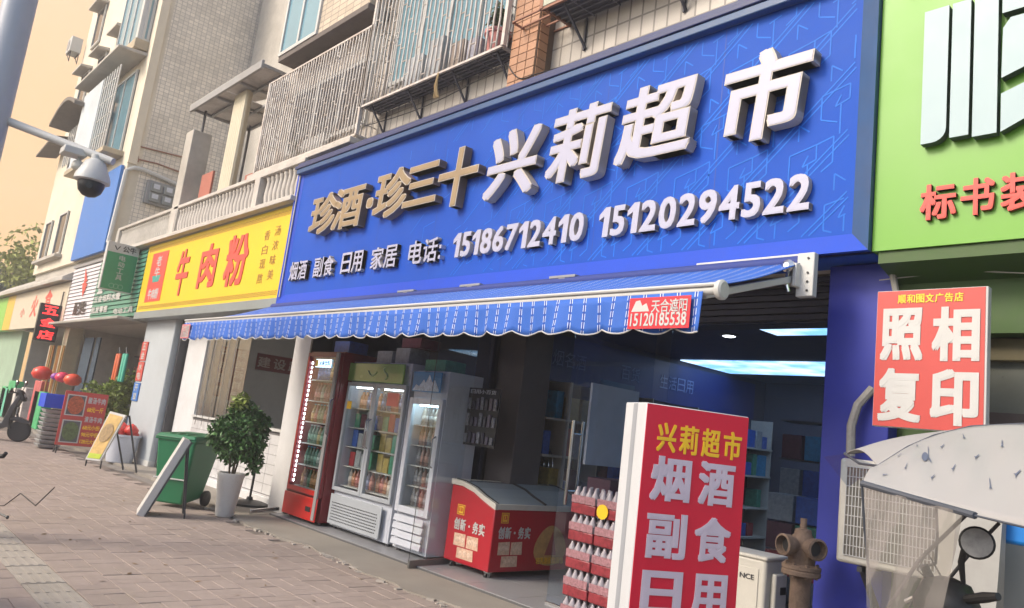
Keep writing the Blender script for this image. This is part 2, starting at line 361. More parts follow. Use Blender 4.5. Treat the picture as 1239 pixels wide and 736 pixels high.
# herringbone-free basket weave of 0.15 x 0.30 m pavers
def brick_mesh(w, l, h=.022, c=.003):
    b = MB(); x = w/2; y = l/2
    b.add([(-x, -y, -h), (x, -y, -h), (x, y, -h), (-x, y, -h), (-x, -y, -c), (x, -y, -c), (x, y, -c), (-x, y, -c),
           (-x+c, -y+c, 0), (x-c, -y+c, 0), (x-c, y-c, 0), (-x+c, y-c, 0)],
          [(0, 1, 5, 4), (1, 2, 6, 5), (2, 3, 7, 6), (3, 0, 4, 7), (4, 5, 9, 8), (5, 6, 10, 9), (6, 7, 11, 10), (7, 4, 8, 11), (8, 9, 10, 11)])
    return b
rg = random.Random(3)
cells = []
mod = .30
for i in range(-60, 4):
    for j in range(-11, 9):
        x = -4.8+i*mod; y = 1.755+j*mod+mod/2
        if j == -1: continue                       # the tactile strip runs here
        for k in (0, 1):
            o = (k-.5)*mod/2
            if (i+j) % 2: cells.append((x+o, y, 0))
            else: cells.append((x, y+o, 1))
def seen(x, y): return x < -4.3 and y > (1.0 if x > -7.5 else 1.4) and y < 4.4
near = sorted([c for c in cells if seen(c[0], c[1])], key=lambda c: c[0]**2+c[1]**2)[:290]
ns = set(near); proto = None
bm0 = brick_mesh(mod/2-.005, mod-.005)
pm = bpy.data.meshes.new('brick'); pm.from_pydata([tuple(v) for v in bm0.v], [], bm0.f); pm.materials.append(M_pavem)
for c in near:
    o = bpy.data.objects.new('brick', pm); COL.objects.link(o); o.parent = pav
    o.location = Vector((c[0], c[1], rg.uniform(-.0025, .002))) - ORG[pav.name]
    o.rotation_euler = (rg.uniform(-.006, .006), rg.uniform(-.006, .006), (PI/2 if c[2] else 0)+rg.uniform(-.008, .008))
b = MB()
for c in cells:
    if c in ns or c[1] > 4.3: continue
    b.M = Matrix.Translation((c[0], c[1], rg.uniform(-.002, .002))) @ Matrix.Rotation(PI/2 if c[2] else 0, 4, 'Z')
    q = brick_mesh(mod/2-.005, mod-.005); b.add(q.v, q.f)
b.build('brick_field', M_pavem, pav, smooth=False, kind='stuff')
# tactile strip
tb = MB(); tb.box(-.146, .146, -.146, .146, -.02, 0)
for k in range(4): tb.box(-.13, .13, -.115+k*.066, -.085+k*.066, 0, .004)
tp = tb.build('tactile_tile', M_tact, pav, smooth=False); tpm = tp.data
tpo = bpy.data.meshes.new('tactile'); tpo.from_pydata([tuple(v) for v in tb.v], [], tb.f); tpo.materials.append(M_tact); tp.data = tpo
tp.location = Vector((-4.6, 1.6, 0)) - ORG[pav.name]
for i in range(1, 60):
    o = tp.copy(); COL.objects.link(o); o.location = Vector((-4.6-.3*i, 1.6, rg.uniform(-.002, .002))) - ORG[pav.name]
# concrete apron with a ragged edge, and the tiled strip at the shop front
poly = [(-60, 5.6), (-60, 4.9)]
x = -24.
while x < 6:
    y = 4.37 + .05*math.sin(x*2.3) + .03*math.sin(x*7.1+1) + rg.uniform(-.02, .02)
    if x < -10.2: y += .35*min(1, (-10.2-x)/1.5)
    poly.append((x, y)); x += rg.uniform(.06, .16)
poly += [(10, 4.35), (10, 5.6)]
ap = MB(); ap.prism(poly, -.033, .014, lambda u, v, w: Vector((u, v, w)))
struct(ap.build('concrete_apron', M_conc, smooth=False))
b = MB()
for i in range(70):                                   # crumbled mortar along the edge
    x = rg.uniform(-10.5, -4); y = 4.36 + .05*math.sin(x*2.3) + rg.uniform(-.07, .03); s = rg.uniform(.008, .035)
    b.M = Matrix.Translation((x, y, .0)) @ Matrix.Rotation(rg.uniform(0, 3), 4, 'Z'); b.box(-s, s*1.4, -s*.6, s*.7, -.01, s*.45)
struct(b.build('loose_mortar', mat('mortar_crumbs', (.42, .38, .33), .9, rnd=.2), smooth=False))['kind'] = 'stuff'
fl = struct(MB().box(-10.0, -2.35, 5.0, 12.4, -.03, .03).build('shop_floor', mat('floor_joint', (.10, .10, .10), .8), smooth=False))
ft = MB(); ft.box(-.297, .297, -.297, .297, -.01, .006)
ftm = bpy.data.meshes.new('floor_tile'); ftm.from_pydata([tuple(v) for v in ft.v], [], ft.f); ftm.materials.append(M_floor)
for i in range(12):
    for j in range(6):
        o = bpy.data.objects.new('floor_tile', ftm); COL.objects.link(o); o.parent = fl
        o.location = Vector((-9.69+.6*i, 5.31+.6*j, .032)) - ORG[fl.name]

# ================================================================== MAIN BUILDING (upper floors over the shops)
bld = thing('shop_building', 'old tiled building with barred upstairs windows above the blue sign', 'building', (-8, 6, 0))
W5 = 5.4
b = MB(); b.box(-12.8, 6, W5, W5+.3, 4.62, 16); b.build('upper_wall', M_tileg, bld, smooth=False)
b = MB(); b.box(-20.5, -12.8, 7.4, 7.7, 4.62, 16); b.build('balcony_back_wall', M_greyw, bld, smooth=False)
b = MB(); b.box(-12.9, -12.8, 5.4, 7.4, 4.62, 16); b.build('balcony_side_wall', mat('pinkish_plaster', (.42, .36, .30), .8, var=.08, dirt=.3), bld, smooth=False)
b = MB(); b.box(-20.5, 6, 5.0, 5.4, 4.45, 4.62); b.box(-20.5, -12.9, 5.4, 7.5, 4.5, 4.63); b.build('floor_slab', M_greyw, bld, bevel=.01)
b = MB(); b.box(-20.5, 6, 5.30, 5.42, 2.95, 4.45); b.build('lintel_wall', M_greyw, bld, smooth=False)
b = MB(); b.box(-12.8, 6, 5.0, 12, 16, 16.3); b.box(-30, 6, 12.6, 12.8, 0, 16); b.box(5.8, 6, 5.4, 12.6, 0, 16); b.build('rear_structure', M_greyw, bld, smooth=False)
# brown tiled pier with single tiles
pier = MB().box(-6.33, -5.90, 5.16, 5.40, 4.62, 16).build('brown_pier', mat('pier_joint', (.14, .09, .06), .8), bld, smooth=False)
M_btile = mat('brown_tile', (.40, .20, .105), .4, var=.08, rnd=.12, dirt=.3, dcol=(.2, .12, .08))
tm = MB(); tm.box(-.066, .066, -.006, .004, -.047, .047); pr = tm.build('tile', M_btile, pier, smooth=False, origin=None)
tmm = bpy.data.meshes.new('tile'); tmm.from_pydata([tuple(v) for v in tm.v], [], tm.f); tmm.materials.append(M_btile); pr.data = tmm
pr.location = Vector((-6.26, 5.156, 4.8)) - ORG[pier.name]
for r in range(26):
    for c in range(3):
        if r == 0 and c == 0: continue
        o = pr.copy(); COL.objects.link(o); o.location = Vector((-6.26+c*.143, 5.156, 4.8+r*.104)) - ORG[pier.name]
for r in range(26):
    o = pr.copy(); COL.objects.link(o); o.rotation_euler = (0, 0, PI/2); o.location = Vector((-5.896, 5.24, 4.8+r*.104)) - ORG[pier.name]
# upstairs windows behind the cages
def window(x0, x1, y, z0, z1, parent, nx=2, m=None, fr=.06, name='window', mf=None, face=FY):
    f = face(y); b = MB(); mf = mf or M_white
    def bb(u0, u1, v0, v1, w0, w1): b.prism([(u0, v0), (u1, v0), (u1, v1), (u0, v1)], w0, w1, f)
    bb(x0, x1, z0, z0+fr, 0, .05); bb(x0, x1, z1-fr, z1, 0, .05)
    for i in range(nx+1):
        x = x0+fr/2+(x1-x0-fr)*i/nx; bb(x-fr/2, x+fr/2, z0+fr, z1-fr, 0, .045)
    w = b.build(name, mf, parent)
    for i in range(nx):
        a = x0+fr+(x1-x0-fr)*i/nx; c = x0+(x1-x0-fr)*(i+1)/nx
        p = MB(); p.prism([(a, z0+fr), (c, z0+fr), (c, z1-fr), (a, z1-fr)], .008, .016, f); p.build('pane', m or M_glassb, w, smooth=False)
    return w
window(-9.3, -6.6, 5.395, 6.2, 7.9, bld, 4); window(-12.4, -9.8, 5.395, 5.75, 6.9, bld, 3, m=mat('dark_pane', (.03, .035, .04), .1))
window(-5.6, -3.2, 5.395, 6.5, 8.2, bld, 3)
# bay window with blue glass, top of the picture
bay = MB(); bx0 = at(336, 76, 5.0); bx1 = at(441, 34, 5.0); zb = bx0.z
bay.box(bx0.x, bx1.x, 5.0, 5.4, zb, zb+.10); bay.build('bay_slab', mat('bay_soffit', (.12, .10, .09), .8, var=.2), bld, bevel=.01)
xm = at(385, 30, 5.0).x
bay = MB(); bay.box(xm, bx1.x, 5.02, 5.4, zb+.10, zb+1.25); bay.build('bay_parapet', M_tilecx, bld, smooth=False)
bay = MB(); bay.box(xm, bx1.x+.05, 4.96, 5.4, zb+1.25, zb+1.36); bay.build('bay_sill', M_white, bld, bevel=.01)
window(xm, bx1.x, 5.06, zb+1.36, zb+3, bld, 3); window(bx0.x, xm, 5.03, zb+.10, zb+3, bld, 2)
bay = MB(); bay.box(bx0.x, bx1.x, 5.10, 5.4, zb+1.36, zb+4); bay.build('bay_core', M_greyw, bld, smooth=False)

# window cages: a bar is a part, cross links joined
def cage(name, label, x0, x1, yf, yb, z0, z1, nb, m, floor=True, seed=1, side=True, wob=.0, rail=.03):
    t = thing(name, label, 'window cage', ((x0+x1)/2, yb, z0), 'barred cages over the upstairs windows')
    r = random.Random(seed)
    bm = MB(); zz = [z0+(z1-z0)*k/14 for k in range(15)]
    bm.tube([(wob*math.sin(k*2.2), wob*.5*math.cos(k*1.7), z) for k, z in enumerate(zz)], .0135, 6)
    first = None; xs = [x0+(x1-x0)*i/(nb-1) for i in range(nb)]
    for i, x in enumerate(xs):
        if first is None:
            first = bm.build('bar', m, t); me = bpy.data.meshes.new('bar'); me.from_pydata([tuple(v) for v in bm.v], [], bm.f); me.materials.append(m)
            me.polygons.foreach_set('use_smooth', [True]*len(me.polygons)); first.data = me; o = first
        else: o = first.copy(); COL.objects.link(o)
        o.location = Vector((x, yf, 0)) - ORG[t.name]
        o.rotation_euler = (0, 0, r.choice((0, PI)))
    b = MB()
    for i in range(nb-1):
        z = z0+.1+((i*5) % 7)*.11
        while z < z1-.05:
            b.tube([(xs[i], yf, z), (xs[i+1], yf, z+.0)], .009, 5); z += .62
    for cx, cz in ((.3, .62), (.72, .85), (.2, .3)):       # little diamonds
        i = int(cx*(nb-1)); X = (xs[i]+xs[i+1])/2; Z = z0+(z1-z0)*cz; q = .06
        b.tube([(X-q, yf-.012, Z), (X, yf-.012, Z+q), (X+q, yf-.012, Z), (X, yf-.012, Z-q), (X-q, yf-.012, Z)], .008, 5)
    b.build('cross_links', m, t, kind='stuff')
    b = MB()
    for z in (z0, z1): b.bar((x0-.03, yf, z), (x1+.03, yf, z), rail); b.bar((x0, yf, z), (x0, yb, z), rail); b.bar((x1, yf, z), (x1, yb, z), rail)
    for x in (x0-.03, x1+.03):
        for y in (yf,): b.bar((x, y, z0), (x, y, z1), .05)
    b.build('frame', m, t)
    if side:
        for x in (x0, x1):
            b = MB()
            for k in range(1, 4): b.tube([(x, yf+(yb-yf)*k/4, z0), (x, yf+(yb-yf)*k/4, z1)], .010, 6)
            z = z0+.2
            while z < z1: b.tube([(x, yf, z), (x, yb, z)], .008, 5); z += .35
            b.build('side_bars', m, t)
    if floor:
        b = MB(); mf = mat('cage_floor', (.05, .052, .07), .6, var=.2)
        b.box(x0, x1, yf+.02, yb-.005, z0+.012, z0+.022)
        b.build('floor_sheet', mf, t, smooth=False); b = MB()
        for k in range(1, 5): b.bar((x0, yf+(yb-yf)*k/5, z0), (x1, yf+(yb-yf)*k/5, z0), .016)
        for k in range(1, 12): b.bar((x0+(x1-x0)*k/12, yf, z0-.005), (x0+(x1-x0)*k/12, yb, z0-.005), .012)
        b.build('floor_grid', mat('grid_metal', (.16, .16, .19), .5, var=.2), t)
        for k in (.06, .36, .68, .96): b = MB(); X = x0+(x1-x0)*k; b.bar((X, yf+.04, z0-.01), (X+.02, yb-.01, z0-.36), .022); b.bar((X, yb-.012, z0), (X, yb-.012, z0-.38), .02); b.build('bracket', mf, t)
    return t
cg1 = cage('window_cage', 'largest white cage of twisted bars, in the middle above the blue sign', -9.43, -6.42, 5.08, 5.395, 5.83, 8.6, 31, M_bars, wob=.005)
cg2 = cage('window_cage', 'white cage of bars on the balustrade, between the torn canopy and the largest cage', -12.85, -9.50, 5.08, 5.395, 5.42, 7.12, 39, M_bars, floor=False, seed=4, wob=.004)
b = MB(); b.box(-12.95, -9.45, 4.98, 5.4, 5.27, 5.36); b.build('cage_ledge', M_stone, bld, bevel=.01)
b = MB(); b.box(-12.9, -9.5, 5.1, 5.38, 5.36, 5.42); b.build('ledge_top', M_stone, bld)
cg3 = cage('window_cage', 'rusty barred window shelf with sheet metal floor at the top right of the blue sign', -5.65, -1.4, 4.98, 5.395, 5.98, 8.2, 30, M_rust, seed=6)
b = MB()
for k in (.0, .33, .66, 1): b.bar((-6.15, 4.98+.41*k, 5.99), (-5.65, 4.98+.41*k, 5.99), .018)
b.bar((-6.15, 4.98, 5.99), (-6.15, 5.39, 5.99), .02); b.build('open_rods', M_rust, cg3)
b = MB(); b.box(-5.7, -1.4, 4.96, 4.975, 6.0, 6.55)
b.build('corrugated_skirt', mat('skirt_sheet', (.42, .44, .34), .5, var=.15, vscale=3, dirt=.4), cg3, smooth=False)
for k, (x0, z0, x1, z1) in enumerate(((-9.4, 5.55, -6.35, 5.62), (-5.9, 5.35, -2.2, 5.42), (-6.35, 5.62, -5.9, 5.35))):
    o = MB().tube([(x0+(x1-x0)*t, 5.14, z0+(z1-z0)*t-.10*math.sin(PI*t)) for t in np.linspace(0, 1, 9)], .007, 5).build('power_cable', M_black); tag(o, ('black cable sagging under the largest cage', 'black cable sagging under the rusty window shelf', 'short black cable across the brown tiled pier')[k], 'cable')
# things inside the cages
pt = thing('potted_plant', 'pink flower pot with drooping plant behind the bars of the largest cage', 'plant', (-6.72, 5.24, 5.87))
MB().lathe([(.10, 0), (.15, .24), (.165, .25), (.165, .30), (.14, .30)], (-6.72, 5.24, 5.87), 16).build('pot', mat('pink_pot', (.50, .20, .19), .6), pt)
leaves((-6.72, 5.24, 6.42), (.14, .12, .22), 260, .07, M_leafd, 'foliage', pt, 5)
for i, (x, w, h, c) in enumerate([(-8.6, .34, .5, (.42, .44, .46)), (-8.1, .3, .62, (.34, .36, .38)), (-7.6, .26, .42, (.25, .2, .17)), (-7.25, .2, .36, (.3, .3, .36))]):
    o = MB().box(x, x+w, 5.2, 5.34, 5.87, 5.87+h).build('storage_box', mat('box_%d' % i, c, .7, var=.2, vscale=12), bevel=.01)
    tag(o, ['pale grey box, leftmost inside the largest cage', 'tallest grey box inside the largest cage', 'brown box inside the largest cage, right of the tall grey box', 'bluish small box nearest the flower pot in the largest cage'][i], 'box', 'boxes inside the largest cage')
pt = thing('potted_plant', 'small green plant at the lower left of the cage over the balustrade', 'plant', (-11.75, 5.25, 5.42))
MB().lathe([(.08, 0), (.11, .17)], (-11.75, 5.25, 5.42), 12).build('pot', M_greyw, pt)
leaves((-11.75, 5.22, 5.75), (.14, .1, .16), 220, .06, M_leafd, 'foliage', pt, 8)
o = MB().box(-11.45, -10.75, 5.2, 5.3, 5.5, 5.78).build('leaning_board', M_white, bevel=.01); tag(o, 'white board leaning inside the cage over the balustrade', 'board')
br = MB(); rr = random.Random(2)
for k in range(16): br.tube([(-7.55+rr.uniform(-.01, .01), 5.03, 5.80), (-7.55+rr.uniform(-.03, .03), 5.02+rr.uniform(-.02, .02), 5.62), (-7.53+rr.uniform(-.05, .05), 5.03+rr.uniform(-.02, .02), 5.46)], .006, 4)
o = br.build('hanging_brush', mat('straw', (.42, .30, .15), .9, var=.2)); tag(o, 'small straw brush hanging under the largest cage', 'brush')

# balustrade
def balustrade(x0, x1, zb, zt, y, n, label, m, posts):
    t = thing('balustrade', label, 'balustrade', ((x0+x1)/2, y, zb), 'balustrades above the shop signs')
    MB().box(x0, x1, y-.10, y+.10, zt-.07, zt).build('rail', m, t, bevel=.01)
    MB().box(x0, x1, y-.12, y+.08, zb-.08, zb).build('base', m, t, bevel=.01)
    for x in posts: MB().box(x-.10, x+.10, y-.11, y+.07, zb, zt-.07).build('post', m, t, bevel=.008)
    h = zt-.07-zb; bm = MB(); bm.lathe([(.06, 0), (.06, .10*h), (.046, .15*h), (.064, .36*h), (.06, .5*h), (.046, .78*h), (.048, .86*h), (.06, .90*h), (.06, h)], (0, 0, 0), 8)
    me = bpy.data.meshes.new('baluster'); me.from_pydata([tuple(v) for v in bm.v], [], bm.f); me.materials.append(m); me.polygons.foreach_set('use_smooth', [True]*len(me.polygons))
    for i in range(n):
        x = x0+.12+(x1-x0-.24)*i/(n-1)
        if any(abs(x-p) < .14 for p in posts): continue
        o = bpy.data.objects.new('baluster', me); COL.objects.link(o); o.parent = t; o.location = Vector((x, y, zb)) - ORG[t.name]
    return t
balustrade(-16.45, -10.7, 4.66, 5.27, 5.05, 36, 'pale stone balustrade with turned balusters above the yellow sign', M_stone, (-16.35, -12.35))
balustrade(-20.4, -16.6, 4.66, 5.27, 5.05, 30, 'shaded grey balustrade above the green hardware shop sign', M_greyw, (-20.3,))
b = MB(); b.box(-20.5, -10.6, 4.78, 5.4, 4.52, 4.60); b.build('eaves_ledge', M_stone, bld, bevel=.01)

# torn canopy on a frame over the balcony
cn = thing('canopy', 'torn grey sheet canopy with metal frame over the balcony', 'canopy', (-14.6, 5.6, 7.4))
zc = 7.45
b = MB(); fr_ = lambda u, v, w: Vector((u, v, w))
b.prism([(-16.5, 4.93), (-14.9, 4.93), (-14.9, 6.2), (-16.5, 6.2)], zc+.03, zc+.04, fr_)
b.prism([(-14.86, 4.93), (-13.0, 4.93), (-13.0, 5.3), (-13.35, 5.5), (-13.2, 6.2), (-14.4, 6.2), (-14.2, 5.75), (-14.86, 5.6)], zc+.03, zc+.04, fr_)
b.build('roof_sheet', M_sheet, cn, smooth=False)
b = MB(); b.box(-16.52, -12.98, 4.88, 4.93, zc-.07, zc+.09); b.build('front_fascia', M_grey, cn, bevel=.005)
b = MB()
for y in (5.35, 5.8, 6.2): b.bar((-16.5, y, zc), (-13, y, zc), .05)
for x in (-16.5, -15.3, -14.15, -13.0): b.bar((x, 4.93, zc), (x, 6.2, zc), .05)
b.build('roof_frame', M_grey, cn)
b = MB(); b.tube([(-16.3, 5.15, 5.2), (-16.3, 5.15, zc)], .03, 8); b.tube([(-16.2, 6.1, 4.6), (-16.2, 6.1, zc)], .03, 8); b.build('post', M_dark, cn)
# balcony pillars
p0 = at(228, 282, 5.0); p1 = at(265, 156, 5.0)
a = at(240, 155, 5.02); c = at(200, 290, 5.02)
o = MB().box(-16.62, -16.2, 4.95, 5.35, 4.62, 6.95).build('concrete_pillar', M_greyw, bevel=.015); tag(o, 'weathered grey concrete pillar at the left end of the pale balustrade', 'pillar')
o = MB().box(-15.9, -15.3, 5.2, 5.24, 4.64, 5.95).build('red_board', mat('brick_red_board', (.38, .12, .08), .7, var=.1, dirt=.2)); tag(o, 'brick red board leaning behind the corrugated pillar on the balcony', 'board')
b = MB()
for k in range(6): b.tube([(-14.72+k*.095, 5.2, 4.64), (-14.72+k*.095, 5.2, 7.4)], .055, 8)
b.box(-14.72, -14.24, 5.19, 5.3, 4.64, 7.4)
o = b.build('corrugated_pillar', mat('cream_tin', (.58, .52, .38), .6, var=.06, dirt=.25, dcol=(.4, .33, .2))); tag(o, 'tall cream corrugated pillar holding up the torn canopy', 'pillar')
o = MB().box(-13.6, -12.95, 5.2, 5.24, 4.64, 5.55).build('red_board', mat('brick_red_board', (.38, .12, .08))); tag(o, 'brick red board at the right end of the balcony, beside the cage', 'board')
b = MB(); b.lathe([(.05, 0), (.24, .12), (.28, .35), (.2, .6), (.05, .72)], (-14.05, 5.5, 4.64), 9)
o = b.build('dark_bundle', mat('dark_cloth', (.04, .04, .045), .9, var=.3), ang=60); tag(o, 'dark wrapped bundle standing on the balcony', 'bundle')

# ================================================================== BLUE SHOP SIGN
SX0, SX1, SZ0, SZ1 = -10.62, -2.07, 2.94, 5.0
sg = thing('shop_sign', 'long blue supermarket sign with raised gold and white characters and phone numbers', 'shop sign', (-6.3, 5.0, 2.94))
MB().box(SX0, SX1, 4.90, 5.28, SZ0, SZ1).build('sign_box', M_blue, sg, smooth=False)
def rim(b, x0, x1, z0, z1, w, y0, y1, sides):
    O = [(x0, z0), (x1, z0), (x1, z1), (x0, z1)]; I = [(x0+w[3], z0+w[0]), (x1-w[1], z0+w[0]), (x1-w[1], z1-w[2]), (x0+w[3], z1-w[2])]
    for i in sides:
        j = (i+1) % 4
        b.quad((O[i][0], y0, O[i][1]), (O[j][0], y0, O[j][1]), (I[j][0], y1, I[j][1]), (I[i][0], y1, I[i][1]))
        b.quad((O[j][0], y0, O[j][1]), (O[i][0], y0, O[i][1]), (O[i][0], 4.95, O[i][1]), (O[j][0], 4.95, O[j][1]))
w = (.135, .13, .05, .12)
b = MB(); rim(b, SX0, SX1, SZ0, SZ1, w, 4.85, 4.899, (0, 3)); b.build('frame', M_blue_rim, sg, smooth=False)
b = MB(); rim(b, SX0, SX1, SZ0, SZ1, w, 4.85, 4.899, (1,)); b.build('side_frame', M_bluegrey, sg, smooth=False)
b = MB(); b.box(SX0-.04, SX1+.01, 4.80, 5.32, SZ1, SZ1+.05); b.box(SX0-.02, SX1, 4.83, 5.3, SZ1+.05, SZ1+.10)
b.build('cap', M_navy, sg, bevel=.008)
MB().box(SX0, SX1, 4.815, 4.898, SZ1-.075, SZ1-.002).build('top_band', M_bluegrey, sg, bevel=.01)
b = MB(); rr = random.Random(5); x = SX0
while x < SX1:
    s = rr.uniform(.03, .07); b.lathe([(s, 0), (s*.8, .02), (s*.3, .035)], (x, 4.9, SZ1+.098), 7); x += rr.uniform(.1, .45)
b.build('sealant', M_navy, sg, kind='stuff')
b = MB(); b.tube([(SX0+.055, 4.862, SZ0+.1), (SX0+.055, 4.862, SZ1-.09)], .012, 6); b.build('edge_strip', M_rimw, sg)
F = FY(4.90)
# printed lattice of pale lines, dense at the right, thinning out to the left
b = MB()
def line2(b, p, q, wd, fr=F, w0=.0015):
    (x0, z0), (x1, z1) = p, q; d = math.hypot(x1-x0, z1-z0)
    if d < 1e-4: return
    nx, nz = -(z1-z0)/d*wd/2, (x1-x0)/d*wd/2
    b.add([fr(x0+nx, z0+nz, w0), fr(x0-nx, z0-nz, w0), fr(x1-nx, z1-nz, w0), fr(x1+nx, z1+nz, w0)], [(3, 2, 1, 0)])
rr = random.Random(9)
def clip_ok(p): return -7.9 < p[0] < -2.22 and 3.09 < p[1] < 4.91
def seg(P, Q, k=0):
    if k < 3:
        n_ = max(1, round(math.hypot(Q[0]-P[0], Q[1]-P[1])/.06))
        if rr.random() > min(1, max(.05, (P[0]+7.2)/2.2)): return
        for i_ in range(n_): seg((P[0]+(Q[0]-P[0])*i_/n_, P[1]+(Q[1]-P[1])*i_/n_), (P[0]+(Q[0]-P[0])*(i_+1)/n_, P[1]+(Q[1]-P[1])*(i_+1)/n_), 3)
        return
    if clip_ok(P) and clip_ok(Q):
        global layer
        layer = (layer+1) % 40; line2(b, P, Q, .011 if P[0] > -5 else .008, w0=.0012+layer*.00004)
layer = 0; PX, PZ = .50, .46
for i in range(-5, 15):                                # pairs of long diagonals built of short runs, with hooked triangles between
    for j in range(0, 10):
        for o_ in (0, .055):
            x_ = -9.6+i*PX+j*.22+o_; z_ = 3.05+j*.205; seg((x_, z_), (x_+.22, z_+.205))
for i in range(-5, 13):
    for j in range(-1, 6):
        ox = -8.0+i*PX+j*.5*.44; oz = 3.10+j*.41
        for kk in ([(.10, .02), (.10, .20), (.30, .25), (.30, .14), (.20, .10), (.24, .18)], [(.30, .25), (.42, .29), (.42, .10), (.34, .04)], [(.10, .02), (.22, -.02)], [(.46, .30), (.46, .52)], [(.16, .30), (.16, .42), (.24, .36)]):
            for p, q in zip(kk[:-1], kk[1:]): seg((ox+p[0], oz+p[1]), (ox+q[0], oz+q[1]))
b.build('printed_lattice', M_blue_line, sg, smooth=False, kind='stuff')
for i in range(1, 7):                                   # panel joints of the sign face
    x = SX0+i*1.22; q = MB(); q.add([F(x-.003, 3.08, .0009), F(x+.003, 3.08, .0009), F(x+.003, 4.92, .0009), F(x-.003, 4.92, .0009)], [(0, 1, 2, 3)]); q.build('panel_joint', mat('joint_blue', (.004, .04, .30), .5), sg, smooth=False)
# big characters: rim body with a face standing 3 mm proud
def big(ch, x0, x1, z0, z1, face, parent=sg, F=F, depth=.105, off=.035, fo=.018, w0=.015, side=M_cream, rimm=M_rimw, name='character', shear=0.):
    o = text(ch, F, x0, x1, z0, z1, rimm, parent, name=name, depth=depth, off=off, w0=w0, side=side, shear=shear)
    v = glyph(ch, off, .5)[0]
    text(ch, F, x0, x1, z0, z1, face, o, name='face', depth=.004, off=fo, w0=w0+depth-.001, side=face, shear=shear, box=(v[:, 0].min(), v[:, 0].max(), v[:, 1].min(), v[:, 1].max()))
    return o
S = 1.025      # the survey was taken at the letter faces (Y 4.78); the frame is at 4.90
for ch, x0, x1, z0, z1 in (('珍', -9.84, -9.1, 3.86, 4.44), ('酒', -9.20, -8.45, 3.86, 4.44), ('·', -8.36, -8.2, 4.06, 4.2), ('珍', -8.18, -7.42, 3.88, 4.50), ('三', -7.52, -6.86, 3.95, 4.45), ('十', -6.86, -6.16, 3.84, 4.52)):
    big(ch, x0, x1, z0, z1, M_gold, shear=.06, rimm=M_rimw, side=mat('gold_side', (.26, .18, .13), .5, var=.15))
for ch, x0, x1, z0, z1 in (('兴', -6.00, -5.26, 3.82, 4.54), ('莉', -5.10, -4.38, 3.84, 4.56), ('超', -4.24, -3.46, 3.88, 4.56), ('市', -3.22, -2.50, 3.84, 4.56)):
    big(ch, x0, x1, z0, z1, M_lilac, off=.036, fo=.022, shear=.10)
for s_, x0, x1 in (('烟酒', -10.34, -9.80), ('副食', -9.62, -9.06), ('日用', -8.87, -8.33), ('家居', -8.15, -7.56), ('电话', -7.34, -6.76)):
    wd = (x1-x0)/2
    for i, ch in enumerate(s_): text(ch, F, x0+wd*i+.01, x0+wd*(i+1)-.015, 3.26, 3.54, M_lilac, sg, name='character', depth=.055, off=.018, w0=.004, side=M_cream)
MB().box(-6.735, -6.70, 4.835, 4.9, 3.40, 3.44).build('colon_dot', M_lilac, sg); MB().box(-6.735, -6.70, 4.835, 4.9, 3.28, 3.32).build('colon_dot', M_lilac, sg)
for s_, x0, x1 in (('15186712410', -6.50, -4.60), ('15120294522', -4.42, -2.48)):
    text_line(s_, F, x0, x1, 3.27, 3.54, M_lilac, sg, name='digit', depth=.055, off=.032, w0=.004, side=M_cream, shear=.04)

